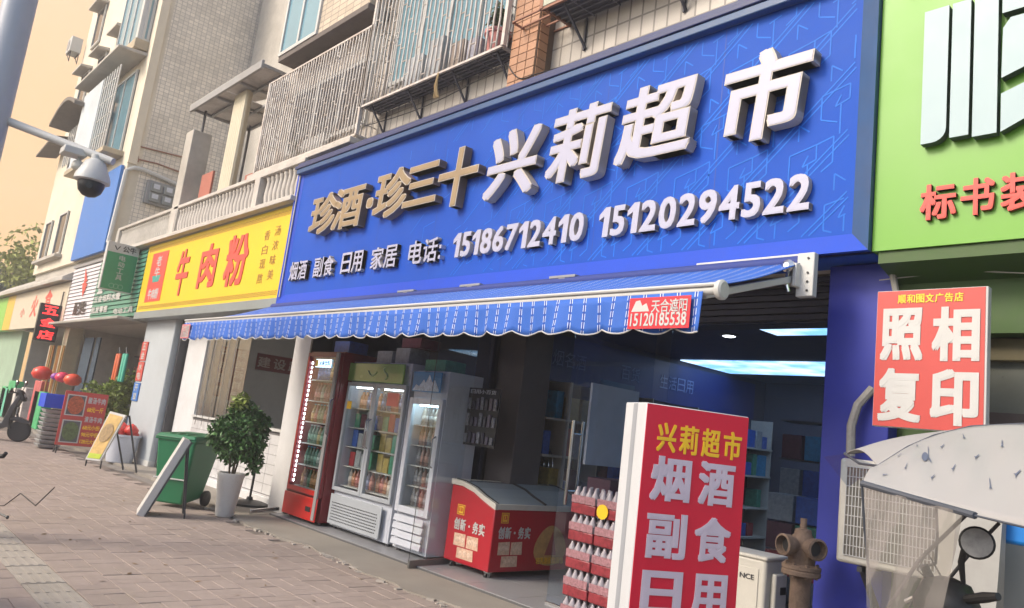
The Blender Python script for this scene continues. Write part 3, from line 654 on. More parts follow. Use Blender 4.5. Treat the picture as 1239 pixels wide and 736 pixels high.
# ================================================================== AWNING
AX0, AX1 = -10.62, -2.46
aw = thing('awning', 'blue striped fabric awning with scalloped valance and white front bar', 'awning', (-6.5, 4.9, 2.9))
def stripe_mat():
    m = bpy.data.materials.new('striped_canvas'); m.use_nodes = True; n = m.node_tree.nodes; l = m.node_tree.links; bs = n['Principled BSDF']; bs.inputs['Roughness'].default_value = .7
    g = n.new('ShaderNodeNewGeometry'); s = n.new('ShaderNodeSeparateXYZ'); l.new(g.outputs['Position'], s.inputs[0])
    def M(op, a, bb=None, c=None):
        q = n.new('ShaderNodeMath'); q.operation = op
        for i, v in enumerate((a, bb, c)):
            if v is None: continue
            if isinstance(v, (int, float)): q.inputs[i].default_value = v
            else: l.new(v, q.inputs[i])
        return q.outputs[0]
    t = M('ABSOLUTE', M('SUBTRACT', M('FRACT', M('MULTIPLY', s.outputs['X'], 1/.122)), .5))     # 0 at the stripe centre
    pair = M('LESS_THAN', M('ABSOLUTE', M('SUBTRACT', t, .075)), .022)
    along = M('ADD', M('MULTIPLY', s.outputs['Y'], 18.), M('MULTIPLY', s.outputs['Z'], 18.))
    dash = M('GREATER_THAN', M('FRACT', along), .25)
    wht = M('MULTIPLY', pair, dash)
    dk = M('LESS_THAN', t, .05)
    mx0 = n.new('ShaderNodeMix'); mx0.data_type = 'RGBA'; l.new(dk, mx0.inputs['Factor']); mx0.inputs['A'].default_value = (.04, .155, .60, 1); mx0.inputs['B'].default_value = (.017, .068, .40, 1)
    mx = n.new('ShaderNodeMix'); mx.data_type = 'RGBA'; l.new(wht, mx.inputs['Factor']); l.new(mx0.outputs['Result'], mx.inputs['A']); mx.inputs['B'].default_value = (.72, .80, .95, 1)
    ns_ = n.new('ShaderNodeTexNoise'); ns_.inputs['Scale'].default_value = 3; l.new(g.outputs['Position'], ns_.inputs['Vector'])
    x = n.new('ShaderNodeMapRange'); x.inputs['To Min'].default_value = .8; x.inputs['To Max'].default_value = 1.15; l.new(ns_.outputs['Fac'], x.inputs['Value'])
    sc = n.new('ShaderNodeVectorMath'); sc.operation = 'SCALE'; l.new(mx.outputs['Result'], sc.inputs[0]); l.new(x.outputs[0], sc.inputs['Scale'])
    l.new(sc.outputs[0], bs.inputs['Base Color'])
    tr = n.new('ShaderNodeBsdfTranslucent'); l.new(sc.outputs[0], tr.inputs[0]); ms = n.new('ShaderNodeMixShader'); ms.inputs[0].default_value = .18
    l.new(bs.outputs[0], ms.inputs[1]); l.new(tr.outputs[0], ms.inputs[2]); l.new(ms.outputs[0], n['Material Output'].inputs[0])
    return m
M_canvas = stripe_mat()
YB, ZB, YR, ZR = 3.66, 2.43, 4.76, 2.87
nx, ny = 160, 10; V = []; Fs = []
for j in range(ny+1):
    t = j/ny
    for i in range(nx+1):
        x = AX0+(AX1-AX0)*i/nx; z = ZR+(ZB+.03-ZR)*t - .035*math.sin(PI*t) + .006*math.sin(x*1.7)*math.sin(PI*t)
        V.append((x, YR+(YB-YR)*t, z))
for j in range(ny):
    for i in range(nx): a = j*(nx+1)+i; Fs.append((a+nx+1, a+nx+2, a+1, a))
b = MB(); b.add(V, Fs); o = b.build('canvas_top', M_canvas, aw, ang=80)
md = o.modifiers.new('s', 'SOLIDIFY'); md.thickness = .004
nx = 640; rows = 5; V = []; Fs = []; low = []
for j in range(rows+1):
    for i in range(nx+1):
        x = AX0+(AX1-AX0)*i/nx; ph = ((x-AX0) % .275)/.275
        drop = .205+.035*math.sin(PI*ph)**.8 + (.0)
        t = j/rows; y = YB-.035 + .018*math.sin(x*11)*t + .01*math.sin(x*27+1)*t
        p = (x, y, ZB-.01-drop*t); V.append(p)
        if j == rows and i % 2 == 0: low.append(p)
for j in range(rows):
    for i in range(nx): a = j*(nx+1)+i; Fs.append((a+nx+1, a+nx+2, a+1, a))
b = MB(); b.add(V, Fs); o = b.build('valance', M_canvas, aw, ang=80); md = o.modifiers.new('s', 'SOLIDIFY'); md.thickness = .003
b = MB(); b.tube(low, .005, 5); b.build('piping', M_white, aw)
b = MB(); b.tube([(AX0-.02, YB, ZB), (AX1+.08, YB, ZB)], .028, 12); b.tube([(AX0-.02, YB-.03, ZB+.028), (AX1+.08, YB-.03, ZB+.028)], .012, 8); b.build('front_bar', M_white, aw)
b = MB(); b.lathe([(.055, 0), (.058, .01), (.058, .03), (.045, .04)], (AX1+.08, YB, ZB), 16, ax=(1, 0, 0)); b.build('end_cap', M_white, aw)
b = MB(); b.tube([(AX0+.1, YR+.02, ZR), (AX1+.05, YR+.02, ZR)], .05, 12); b.build('roller', mat('roller_canvas', (.02, .04, .2), .7), aw)
for X in (AX1-.06, AX0+.6):
    b = MB(); b.bar((X, YR-.05, 2.74), (X-.01, YB+.06, ZB-.01), .06, .045); b.tube([(X, YR-.02, 2.70), (X, YR-.02, 2.79)], .03, 10); b.build('folding_arm', M_white, aw, bevel=.006)
bk = MB(); bk.box(AX1-.02, AX1+.10, 4.72, 4.78, 2.62, 2.92); bk.box(AX1-.02, AX1+.01, 4.66, 4.74, 2.68, 2.84); bk.box(AX1-.85, AX1+.06, 4.76, 4.84, 2.90, 2.93)
bk = bk.build('bracket', M_white, aw, bevel=.006)
b = MB(); b.lathe([(.04, 0), (.045, .02), (.045, .05), (.02, .07)], (AX1-.05, 4.70, 2.82), 12, ax=(0, -1, 0)); b.tube([(AX1-.05, 4.66, 2.80), (AX1-.045, 4.64, 2.70), (AX1-.03, 4.65, 2.64)], .012, 8); b.build('gearbox', M_steel, bk)
b = MB()
for z in (2.66, 2.72, 2.78, 2.88): b.lathe([(.008, 0), (.008, .006)], (AX1+.06, 4.719, z), 8, ax=(0, -1, 0))
b.build('bolt_hole', M_black, bk, kind='stuff')
for px, py in ((573, 348), (495, 356), (685, 338)):
    p = at(px, py, 4.8); b = MB(); b.box(p.x-.16, p.x+.16, 4.74, 4.8, 2.905, 2.93); b.box(p.x-.04, p.x+.04, 4.74, 4.8, 2.86, 2.905); b.build('bracket', M_grey, aw, bevel=.004)
FV = FY(YB-.058)
a_ = at(762, 366, YB-.06); c_ = at(836, 365, YB-.06); lo = at(760, 403, YB-.06)
x0, x1, z1, z0 = a_.x, c_.x, ZB-.035, ZB-.225
lb = MB(); lb.prism([(x0, z0), (x1, z0), (x1, z1), (x0, z1)], 0, .003, FV); lb = lb.build('printed_label', M_red, aw, smooth=False)
text('天合遮阳', FV, x0+.17, x1-.02, z1-.095, z1-.015, M_white, lb, off=.015, w0=.0035, depth=.003)
text('15120185538', FV, x0+.02, x1-.02, z0+.015, z0+.095, M_white, lb, off=.02, w0=.0035, depth=.003)
q = MB(); q.prism([(x0+.02, z1-.085), (x0+.155, z1-.085), (x0+.13, z1-.035), (x0+.10, z1-.05), (x0+.08, z1-.015), (x0+.05, z1-.02)], .0035, .0045, FV); q.build('emblem', M_white, lb, smooth=False)
x0, x1 = AX0+.0, AX0+.30
lb = MB(); lb.prism([(x0, z0), (x1, z0), (x1, z1), (x0, z1)], 0, .003, FV); lb = lb.build('printed_label', mat('faded_pink', (.55, .18, .20), .6), aw, smooth=False)
text('天合遮阳', FV, x0+.02, x1-.02, z1-.095, z1-.015, M_white, lb, off=.015, w0=.0035, depth=.003)
text('15120185538', FV, x0+.02, x1-.02, z0+.015, z0+.095, M_white, lb, off=.02, w0=.0035, depth=.003)

# ================================================================== YELLOW NOODLE SIGN
ys = thing('shop_sign', 'yellow sign with large red characters in a grey frame', 'shop sign', (-14.1, 4.95, 2.95))
YX0, YX1, YZ0, YZ1 = -17.50, -10.66, 3.05, 4.50
MB().box(YX0, YX1, 4.93, 5.25, YZ0, YZ1).build('sign_face', M_yellow, ys, smooth=False)
b = MB(); b.box(YX0-.05, YX1, 4.90, 5.28, YZ1, YZ1+.12); b.box(YX0-.05, YX1, 4.91, 5.28, YZ0-.15, YZ0); b.build('frame', mat('grey_green_metal', (.22, .25, .25), .5, var=.1, dirt=.3), ys, bevel=.006)
FYs = FY(4.93)
for ch, x0, x1, z0, z1 in (('牛', -15.42, -14.78, 3.30, 4.22), ('肉', -14.22, -13.42, 3.38, 4.20), ('粉', -13.02, -12.12, 3.34, 4.24)):
    text(ch, FYs, x0, x1, z0, z1, M_redch, ys, name='character', depth=.012, off=.03, w0=.002)
pb = MB(); pb.prism([(-17.08, 3.25), (-16.12, 3.25), (-16.12, 4.30), (-17.08, 4.30)], .001, .008, FYs); pb = pb.build('emblem_panel', M_redch, ys, smooth=False)
for i, ch in enumerate('老牛'): text(ch, FYs, -16.75, -16.45, 4.0-.24*i, 4.22-.24*i, M_white, pb, off=.02, w0=.009)
q = MB(); q.prism([(-16.86, 3.80), (-16.34, 3.80), (-16.42, 3.66), (-16.78, 3.66)], .009, .011, FYs); q.build('bowl_emblem', mat('teal', (.05, .3, .25), .5), pb, smooth=False)
text('牛肉粉', FYs, -16.92, -16.28, 3.30, 3.52, M_white, pb, off=.03, w0=.009)
for i, ch in enumerate('香白现熬'): text(ch, FYs, -11.62, -11.42, 4.02-.235*i, 4.18-.235*i, M_brownp, ys, name='small_character')
for i, ch in enumerate('汤浓味美'): text(ch, FYs, -11.26, -11.06, 4.06-.235*i, 4.22-.235*i, M_brownp, ys, name='small_character')
b = MB(); x = YX0+.1
while x < YX1-.15:                                       # key-pattern border top and bottom
    for z in (YZ0+.06, YZ1-.13):
        for p, q_ in (((0, 0), (.085, 0)), ((.085, 0), (.085, .06)), ((.085, .06), (.03, .06)), ((.03, .06), (.03, .025)), ((.03, .025), (.06, .025)), ((0, .0), (0, .06))):
            line2(b, (x+p[0], z+p[1]), (x+q_[0], z+q_[1]), .012, FYs, .002+random.random()*.0006)
    x += .12
b.build('border_print', M_brownp, ys, smooth=False, kind='stuff')

# ================================================================== HARDWARE SHOP SIGN of horizontal slats, with projecting boxes
hs = thing('shop_sign', 'ribbed white and green hardware shop sign with red lightning mark', 'shop sign', (-20.8, 4.95, 2.95))
HX0, HX1, HXM = -23.95, -17.58, -21.25
M_whs = mat('white_slat', (.60, .58, .60), .5, var=.05, dirt=.2, dcol=(.4, .38, .36)); M_grs = mat('green_slat', (.05, .21, .14), .5, var=.08, dirt=.25, dcol=(.1, .2, .15))
n = 15
for i in range(n):
    z0 = 2.99+i*1.50/n; z1 = z0+1.50/n-.012
    for (xa, xb, mm) in ((HX0, HXM, M_whs), (HXM, HX1, M_grs)):
        MB().hexa([(xa, 4.93, z0), (xb, 4.93, z0), (xb, 5.1, z0), (xa, 5.1, z0), (xa, 4.955, z1), (xb, 4.955, z1), (xb, 5.1, z1), (xa, 5.1, z1)]).build('slat', mm, hs, smooth=False)
FH = FY(4.925)
q = MB(); q.prism([(-22.35, 3.62), (-22.62, 4.0), (-22.48, 4.02), (-22.62, 4.42), (-22.2, 4.05), (-22.34, 4.02), (-22.12, 3.95)], 0, .006, FH); q.build('lightning_mark', M_redch, hs, smooth=False)
text('配匙', FH, -23.0, -21.75, 3.14, 3.5, M_black, hs, off=.03, w0=.001)
text('金', FH, -21.0, -20.45, 3.62, 4.1, M_white, hs, off=.03, w0=.001, name='character')
text('五金电料水暖', FH, -21.1, -18.9, 3.40, 3.58, M_white, hs, off=.03, w0=.001)
text('批发零售', FH, -21.15, -19.75, 3.13, 3.30, M_white, hs, off=.03, w0=.001)
text('电动工具', FH, -19.2, -17.75, 3.06, 3.2, M_white, hs, off=.02, w0=.001)
MB().box(HX0-.03, HX1+.02, 4.92, 5.2, 4.50, 4.58).build('frame', M_grey, hs, bevel=.006)
b = MB(); b.box(HX0, HX1, 4.6, 5.2, 2.86, 2.93); b.build('rolled_awning', mat('dusty_grey', (.34, .32, .28), .8, var=.15, dirt=.3), hs, bevel=.02)
# green projecting box sign
g0 = atx(132, 291, -18.05); g1 = atx(174, 296, -18.05); gb = atx(127, 350, -18.05)
YA, YB2, ZA, ZT = g0.y, 4.9, gb.z, g0.z
pg = thing('projecting_sign', 'green box sign for power tools sticking out over the hardware shop', 'box sign', (-18.1, 4.5, ZA))
MB().box(-18.2, -18.05, YA, YB2, ZA, ZT).build('sign_box', M_white, pg, bevel=.006)
FP = FX(-18.05); hh = ZT-ZA
q = MB(); q.prism([(YA+.02, ZA+.02), (YB2-.01, ZA+.02), (YB2-.01, ZT-.21*hh), (YA+.02, ZT-.21*hh)], .001, .004, FP); gp = q.build('green_face', M_green, pg, smooth=False)
wd = YB2-YA
text('公牛', FP, YA+wd*.48, YB2-wd*.1, ZT-.17*hh, ZT-.04*hh, M_black, pg, off=.03, w0=.002)
q = MB(); q.tube([FP(YA+wd*.22, ZT-.07*hh, .004), FP(YA+wd*.30, ZT-.15*hh, .004), FP(YA+wd*.38, ZT-.07*hh, .004)], .012, 6); q.build('horn_mark', M_black, pg)
for i, ch in enumerate('电动工具'): text(ch, FP, YA+wd*.42, YA+wd*.62, ZT-(.36+i*.135)*hh, ZT-(.25+i*.135)*hh, M_white, gp, off=.01, w0=.005)
q = MB()
for k in range(3): q.tube([FP(YA+wd*(.35+.14*k)+.05*math.cos(t), ZA+.1*hh+.05*math.sin(t), .006) for t in np.linspace(0, 6.28, 12)], .004, 4)
q.build('tool_drawing', mat('pale_green', (.3, .5, .35), .5), gp)
MB().tube([(-18.12, 4.85, ZT-.1), (-18.12, 5.2, ZT-.1)], .03, 8).build('bracket', M_dark, pg)
# red LED sign
l0 = atx(50, 366, -24.35); l1 = atx(77, 369, -24.35); l2 = atx(41, 411, -24.35)
pl = thing('led_sign', 'black hanging LED sign with three glowing red characters', 'LED sign', (-24.4, 4.7, l2.z))
MB().box(-24.5, -24.35, l0.y, l1.y, l2.z, l0.z).build('sign_box', M_black, pl, bevel=.006)
FL = FX(-24.35); M_led = emis('led_red', (.95, .03, .03), 1.3)
for i, ch in enumerate('五金店'):
    hh = (l0.z-l2.z)/3; text(ch, FL, l0.y+.08, l1.y-.08, l0.z-hh*(i+1)+.05, l0.z-hh*i-.05, M_led, pl, name='glowing_character', off=.03, w0=.003)
MB().tube([(-24.42, l1.y-.05, l0.z), (-24.42, l1.y-.05, l0.z+.4), (-24.42, 5.2, l0.z+.4)], .02, 6).build('bracket', M_dark, pl)
# beige sign, green and yellow sign further on
bs = thing('shop_sign', 'beige sign with faded dark red characters under a grey sloping roof edge', 'shop sign', (-28, 4.95, 2.9))
MB().box(-31.6, -24.0, 4.93, 5.2, 2.9, 4.15).build('sign_face', mat('beige_face', (.56, .49, .37), .6, var=.04), bs, smooth=False)
FB = FY(4.93)
text('火', FB, -28.6, -27.7, 3.25, 3.95, M_redch, bs, off=.03, name='character'); text('食', FB, -26.8, -25.9, 3.4, 4.05, M_redch, bs, off=.03, name='character'); text('小', FB, -30.2, -29.5, 3.3, 3.6, M_redch, bs, off=.02, name='character')
b = MB(); b.hexa([(-36, 4.7, 4.15), (-24, 4.7, 4.15), (-24, 5.3, 4.22), (-36, 5.3, 4.22), (-36, 4.7, 4.25), (-24, 4.7, 4.25), (-24, 5.3, 4.7), (-36, 5.3, 4.7)]); b.build('roof_edge', M_greyw, bs, bevel=.01)
gs = thing('shop_sign', 'green and yellow sign at the far left end of the row', 'shop sign', (-34, 4.95, 2.9))
MB().box(-33.0, -31.62, 4.93, 5.2, 2.9, 4.15).build('yellow_panel', mat('amber_face', (.62, .42, .05), .5), gs, smooth=False)
MB().box(-40, -33.02, 4.93, 5.2, 2.9, 4.15).build('green_panel', mat('grass_face', (.22, .50, .08), .5), gs, smooth=False)

# ================================================================== LIME GREEN SHOP SIGN at the right
ls = thing('shop_sign', 'lime green sign with huge white bars and raised red characters at the right edge', 'shop sign', (.5, 5, 2.95))
MB().box(-2.065, 3.2, 4.90, 5.3, 2.94, 5.6).build('sign_face', M_gsign, ls, smooth=False)
FG = FY(4.90); M_ice = mat('ice_white', (.32, .43, .45), .45, var=.03, dirt=.1, dcol=(.5, .6, .6)); M_ices = mat('grimy_edge', (.06, .09, .07), .7, var=.2)
def strip(poly):
    b = MB(); v = [FG(u, z, .01) for u, z in poly]+[FG(u, z, .07) for u, z in poly]; k = len(poly)
    b.m = 0; b.add(v, [tuple(range(k, 2*k))]); b.m = 1; b.add(v, [tuple(reversed(range(k)))]+[(i, (i+1) % k, k+(i+1) % k, k+i) for i in range(k)])
    b.build('stroke', [M_ice, M_ices], ls, smooth=False)
cv = [(-1.66+.04*math.sin(t), 3.66-.06*math.cos(t)) for t in np.linspace(0, PI/2, 5)]
strip([(-1.765, 3.59)]+[(-1.70+.08*math.sin(t), 3.67-.08*math.cos(t)) for t in np.linspace(0, PI/2, 6)]+[(-1.62, 4.50), (-1.765, 4.50)])
strip([(-1.60, 3.60), (-1.495, 3.60), (-1.495, 4.50), (-1.60, 4.50)]); strip([(-1.475, 3.58), (-1.345, 3.58), (-1.345, 4.58), (-1.475, 4.58)])
strip([(-1.325, 3.58), (-1.20, 3.64), (-1.1, 3.76), (-1.1, 3.90), (-1.325, 3.82)]); strip([(-1.325, 3.92), (-1.1, 4.0), (-.8, 4.0), (-.8, 4.3), (-1.28, 4.3), (-1.32, 4.24)]); strip([(-1.325, 4.34), (-.6, 4.36), (-.6, 4.6), (-1.325, 4.6)])
for ch, x0, x1 in (('标', -1.77, -1.565), ('书', -1.54, -1.36), ('装', -1.33, -1.13), ('订', -1.1, -.9)):
    text(ch, FG, x0, x1, 3.10, 3.33, M_redch, ls, name='character', depth=.03, off=.03, w0=.003, side=mat('dark_red', (.25, .02, .02), .5))

# ================================================================== GROUND FLOOR OF THE ROW
# noodle shop (white tiled front)
nd = thing('noodle_shop_front', 'white walled noodle shop front with a wide window above white tiles', 'shop front', (-13, 5.5, 0))
M_wt = mat('white_tile', (.56, .56, .56), .25, var=.04, rnd=.04, dirt=.25, dcol=(.4, .38, .36)); M_wj = mat('tile_joint', (.16, .15, .15), .9)
MB().box(-15.5, -10.45, 5.32, 5.6, -.03, .13).build('plinth', M_whitew, nd, bevel=.01)
b = MB(); b.box(-15.5, -14.55, 5.44, 5.6, .13, 2.95); b.box(-14.55, -10.6, 5.44, 5.6, 2.55, 2.95); b.build('wall', M_whitew, nd, smooth=False)
dd = MB().box(-14.55, -10.6, 5.45, 5.58, .13, 1.08).build('dado', M_wj, nd, smooth=False)
tm = bpy.data.meshes.new('white_tile'); q = MB(); q.box(-.146, .146, -.008, .002, -.071, .071); tm.from_pydata([tuple(v) for v in q.v], [], q.f); tm.materials.append(M_wt)
for r in range(6):
    for c in range(13):
        o = bpy.data.objects.new('white_tile', tm); COL.objects.link(o); o.parent = dd
        o.location = Vector((-14.4+.3*c, 5.444, .215+.148*r)) - ORG[dd.name]
MB().box(-14.55, -10.6, 5.40, 5.62, 1.08, 1.12).build('sill', M_white, nd, bevel=.006)
b = MB(); b.box(-15.5, -10.45, 8.6, 8.7, 0, 2.95); b.build('back_wall', mat('noodle_wall', (.66, .67, .62), .7, var=.06), nd, smooth=False)
for x_ in (-15.6, -10.45): MB().box(x_, x_+.1, 5.6, 8.7, 0, 2.95).build('side_wall', M_whitew, nd, smooth=False)
b = MB(); b.box(-15.5, -10.45, 5.6, 8.6, 2.9, 2.95); b.build('ceiling', M_whitew, nd, smooth=False); MB().box(-15.5, -10.45, 5.6, 8.6, -.02, .12).build('inner_floor', M_floor, nd, smooth=False)
for i in range(7):                                     # clear plastic strips hung in the left part of the opening
    x = -14.5+i*.27; b = MB(); b.box(x, x+.24, 5.46+.012*(i % 2), 5.463+.012*(i % 2), 1.12, 2.55); b.build('plastic_strip', glass_mat('strip_film', (.86, .86, .84), .5, .25, .02), nd, smooth=False)
for i in range(5):
    x = -14.3+i*.3; MB().tube([(x, 5.40, .95), (x+.01, 5.40, 2.54)], .006, 5).build('rail_rod', M_steel, nd)
def banner(lab, fr, u0, u1, v0, v1, s_, vertical, m=M_maroon):
    q = MB(); q.prism([(u0, v0), (u1, v0), (u1, v1), (u0, v1)], .004, .012, fr); o = q.build('banner', m, smooth=False); tag(o, lab, 'banner')
    k = len(s_); ink = mat('banner_ink', (.55, .45, .42), .6)
    for i, ch in enumerate(s_):
        if vertical: h_ = (v1-v0)/k; text(ch, fr, u0+(u1-u0)*.2, u1-(u1-u0)*.2, v1-h_*(i+1)+h_*.12, v1-h_*i-h_*.12, ink, o, off=.015, w0=.013)
        else: w_ = (u1-u0)/k; text(ch, fr, u0+w_*i+w_*.1, u0+w_*(i+1)-w_*.1, v0+(v1-v0)*.18, v1-(v1-v0)*.18, ink, o, off=.02, w0=.013)
Fb = FX(-15.49)
p = atx(312, 427, -15.48); p2 = atx(309, 447, -15.48); banner('dark red horizontal banner on the inner wall of the noodle shop', Fb, p.y, p.y+1.75, p2.z, p.z, '建设路之味', False)
p = atx(287, 425, -15.48); banner('wider dark red vertical banner on the inner wall of the noodle shop', Fb, p.y-.04, p.y+.27, 1.45, 2.52, '味美汤鲜香', True)
p = atx(269, 420, -15.48); banner('narrow dark red vertical banner behind the plastic strips of the noodle shop', Fb, p.y-.02, p.y+.12, 1.5, 2.52, '牛肉粉馆', True)
pw = thing('white_pillar', 'white pillar between the noodle shop and the supermarket fridges', 'pillar', (-10.25, 5.3, 0))
MB().box(-10.50, -9.98, 5.2, 5.62, -.02, 2.93).build('shaft', M_whitew, pw, bevel=.012); b = MB(); b.box(-9.978, -9.93, 5.18, 5.5, .02, 2.93); b.build('dark_edge', M_black, pw)
gp = thing('grey_pillar', 'broad pale grey pillar between the hardware shop and the noodle shop', 'pillar', (-16.5, 5.4, 0))
MB().box(-17.45, -15.68, 5.18, 5.6, -.02, 2.93).build('shaft', M_pillar, gp, bevel=.02); MB().box(-15.66, -15.58, 5.3, 5.6, 0, 2.93).build('gap_shade', M_dark, gp)  # dark strip stands in for the shaded gap beside the pillar
MB().box(-17.46, -15.67, 5.17, 5.6, .0, .12).build('skirting', M_white, gp, bevel=.01)
Fp = FY(5.178)
for i, (z0, z1, mm, s_) in enumerate(((2.05, 2.45, M_redl, '五金'), (1.62, 2.02, M_redl, '水电'), (1.2, 1.58, M_board, '开锁'))):
    q = MB(); q.prism([(-17.42, z0), (-17.05, z0), (-17.05, z1), (-17.42, z1)], .001, .02, Fp); o = q.build('notice_board', mm, smooth=False)
    tag(o, ['top red notice with white characters on the grey pillar', 'lower red notice with white characters on the grey pillar', 'blue notice with white characters on the grey pillar'][i], 'notice')
    for j, ch in enumerate(s_): text(ch, Fp, -17.34, -17.13, z1-.04-(z1-z0)*.47*j-.14, z1-.03-(z1-z0)*.47*j, M_white, o, off=.02, w0=.021)
# hardware shop interior
hw = thing('hardware_shop_front', 'open hardware shop front with dark interior full of goods', 'shop front', (-21, 6, 0))
b = MB(); b.box(-31, -17.4, 8.4, 8.5, 0, 2.95); b.build('back_wall', mat('dark_shop', (.045, .05, .06), .8, var=.3, vscale=4), hw, smooth=False)
for x_ in (-24.3, -17.5, -31.2): MB().box(x_, x_+.12, 5.61, 8.4, 0, 2.95).build('side_wall', M_greyw, hw, smooth=False)
b = MB(); b.box(-31, -17.4, 5.3, 8.5, 2.9, 2.96); b.build('ceiling', M_greyw, hw, smooth=False); MB().box(-45, -15.6, 5.2, 8.5, -.03, .02).build('shop_floor_slab', M_conc, hw, smooth=False)
b = MB(); b.box(-45, -31.2, 5.3, 5.5, 0, 2.95); b.build('far_shopfront_wall', mat('pale_green_wall', (.30, .42, .30), .7, var=.15, vscale=2), hw, smooth=False)
MB().box(-24.5, -24.0, 5.15, 5.5, 0, 2.93).build('pillar', mat('cream_pillar', (.5, .45, .3), .7, dirt=.3), hw, bevel=.01)
rr = random.Random(11); goods = [(.10, .12, .16), (.35, .10, .06), (.06, .22, .18), (.40, .38, .33), (.05, .12, .30), (.30, .25, .10), (.12, .12, .12)]
for sh in range(5):
    z = .35+sh*.5; MB().box(-23.8, -17.7, 6.9, 7.4, z-.03, z).build('shelf', M_dark, hw)
    x = -23.7
    while x < -17.9:
        w_ = rr.uniform(.18, .5); h_ = rr.uniform(.15, .4); ci = rr.randrange(7)
        o = MB().box(x, x+w_*.92, 6.92, 7.25, z, z+h_).build('packed_goods', mat('goods_%d' % ci, goods[ci], .6, var=.3, vscale=15), bevel=.01)
        tag(o, ('grey', 'brick red', 'teal', 'beige', 'navy', 'olive', 'black')[ci]+' packed goods on the %s dark shelf inside the hardware shop' % ('lowest', 'second', 'middle', 'fourth', 'top')[sh], 'goods', 'boxed goods on the hardware shop shelves'); x += w_
rr = random.Random(12)
for i in range(16):                                    # long handles and poles hung by the door
    x = -25.2+i*.115; y = 5.0+rr.uniform(-.05, .1); c = rr.choice(((.45, .22, .05), (.40, .30, .12), (.5, .45, .35), (.42, .18, .04)))
    o = MB().tube([(x, y, 2.35), (x+rr.uniform(-.05, .05), y, .9+rr.uniform(-.1, .2))], .022, 6).build('pole', mat('pole_%d' % int(c[0]*100), c, .6))
    tag(o, {.45: 'brown', .4: 'yellowish', .5: 'pale', .42: 'rust orange'}[c[0]]+' long handle hung in the bunch below the LED sign', 'pole', 'handles hung at the hardware shop')
b = MB(); rr = random.Random(4)
for i in range(24):
    x = rr.uniform(-22.6, -21.2); b.tube([(x, 5.3, 2.6), (x+rr.uniform(-.06, .06), 5.28, rr.uniform(.9, 1.6))], rr.uniform(.02, .05), 5)
o = b.build('hanging_mesh', mat('hanging_dark', (.06, .09, .12), .7, var=.4, vscale=20)); tag(o, 'dark blue netting and hoses hanging in the hardware shop doorway', 'netting'); o['kind'] = 'stuff'
for i, (x, c, l) in enumerate(((-18.75, (.55, .10, .03), 'orange red plastic scoop hanging beside the green one'), (-18.25, (.05, .40, .28), 'sea green plastic scoop hanging beside the orange red one'))):
    o = thing('hanging_tool', l, 'tool', (x, 5.1, 1.5), 'plastic tools hanging by the hardware shop')
    mm = mat('tool_%d' % i, c, .4); MB().box(x-.15, x-.02, 5.08, 5.14, 1.55, 2.18).build('blade', mm, o, bevel=.02); MB().box(x+.02, x+.15, 5.08, 5.14, 1.55, 2.18).build('blade', mm, o, bevel=.02)
    MB().tube([(x-.1, 5.1, 2.18), (x, 5.1, 2.32), (x+.1, 5.1, 2.18)], .015, 6).build('handle', M_dark, o)

# ================================================================== SUPERMARKET INTERIOR
sm = thing('supermarket_interior', 'dim supermarket interior under the blue sign with dark blue walls and ceiling', 'shop interior', (-6, 9, 0))
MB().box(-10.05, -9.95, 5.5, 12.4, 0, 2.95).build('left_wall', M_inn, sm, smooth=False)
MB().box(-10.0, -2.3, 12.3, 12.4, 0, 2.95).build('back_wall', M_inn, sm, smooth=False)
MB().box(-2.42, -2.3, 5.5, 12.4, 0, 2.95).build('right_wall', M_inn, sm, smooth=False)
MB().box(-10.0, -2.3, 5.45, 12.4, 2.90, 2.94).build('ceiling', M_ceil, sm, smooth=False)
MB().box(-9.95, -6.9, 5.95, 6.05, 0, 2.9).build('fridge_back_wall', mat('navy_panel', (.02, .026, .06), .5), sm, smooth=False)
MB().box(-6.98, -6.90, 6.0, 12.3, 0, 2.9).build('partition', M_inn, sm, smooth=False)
M_sky = emis('sky_panel', (.5, .7, 1.), 1.0, True)
for (x0, x1, y0, y1) in ((-4.18, -2.6, 7.0, 7.62), (-6.85, -2.6, 9.65, 11.05)):
    MB().box(x0, x1, y0, y1, 2.885, 2.899).build('ceiling_panel', M_sky, sm, label='lit ceiling panel printed with a cloudy sky')
dl = MB(); dl.lathe([(.10, .0), (.11, .012), (.09, .02)], (-4.76, 7.6, 2.88), 20); dl = dl.build('downlight', M_grey, sm); q = MB(); q.lathe([(.06, 0), (.07, .004)], (-4.76, 7.6, 2.874), 16); q.build('lamp_disc', emis('lamp_white', (1, .97, .9), 6.), dl)
ll = bpy.data.lights.new('ceiling_glow', 'AREA'); ll.shape = 'RECTANGLE'; ll.size = 3.6; ll.size_y = 1.2; ll.energy = 11; ll.color = (.62, .75, 1)
lo_ = bpy.data.objects.new('ceiling_glow', ll); COL.objects.link(lo_); lo_.location = (-4.8, 10.3, 2.87)
MB().box(-7.05, -6.45, 6.05, 6.5, 0, 2.9).build('inner_column', mat('brown_column', (.10, .085, .085), .6, var=.1), sm, bevel=.01)
# shutter housing and slats over the opening, side posts
b = MB(); b.box(-9.95, -2.45, 5.52, 5.75, 2.60, 2.90); b.build('shutter_box', M_dark, sm)
for i in range(6): MB().box(-9.95, -2.5, 5.49-.012*(i % 2), 5.52, 2.62+i*.052, 2.664+i*.052).build('shutter_slat', mat('shutter_dark', (.05, .05, .065), .45, var=.15), sm, bevel=.004)
MB().box(-2.52, -2.47, 5.36, 5.5, 0, 2.9).build('door_post', mat('post_brown', (.12, .09, .06), .5, metal=.4), sm, bevel=.004)
F69 = FX(-6.895)
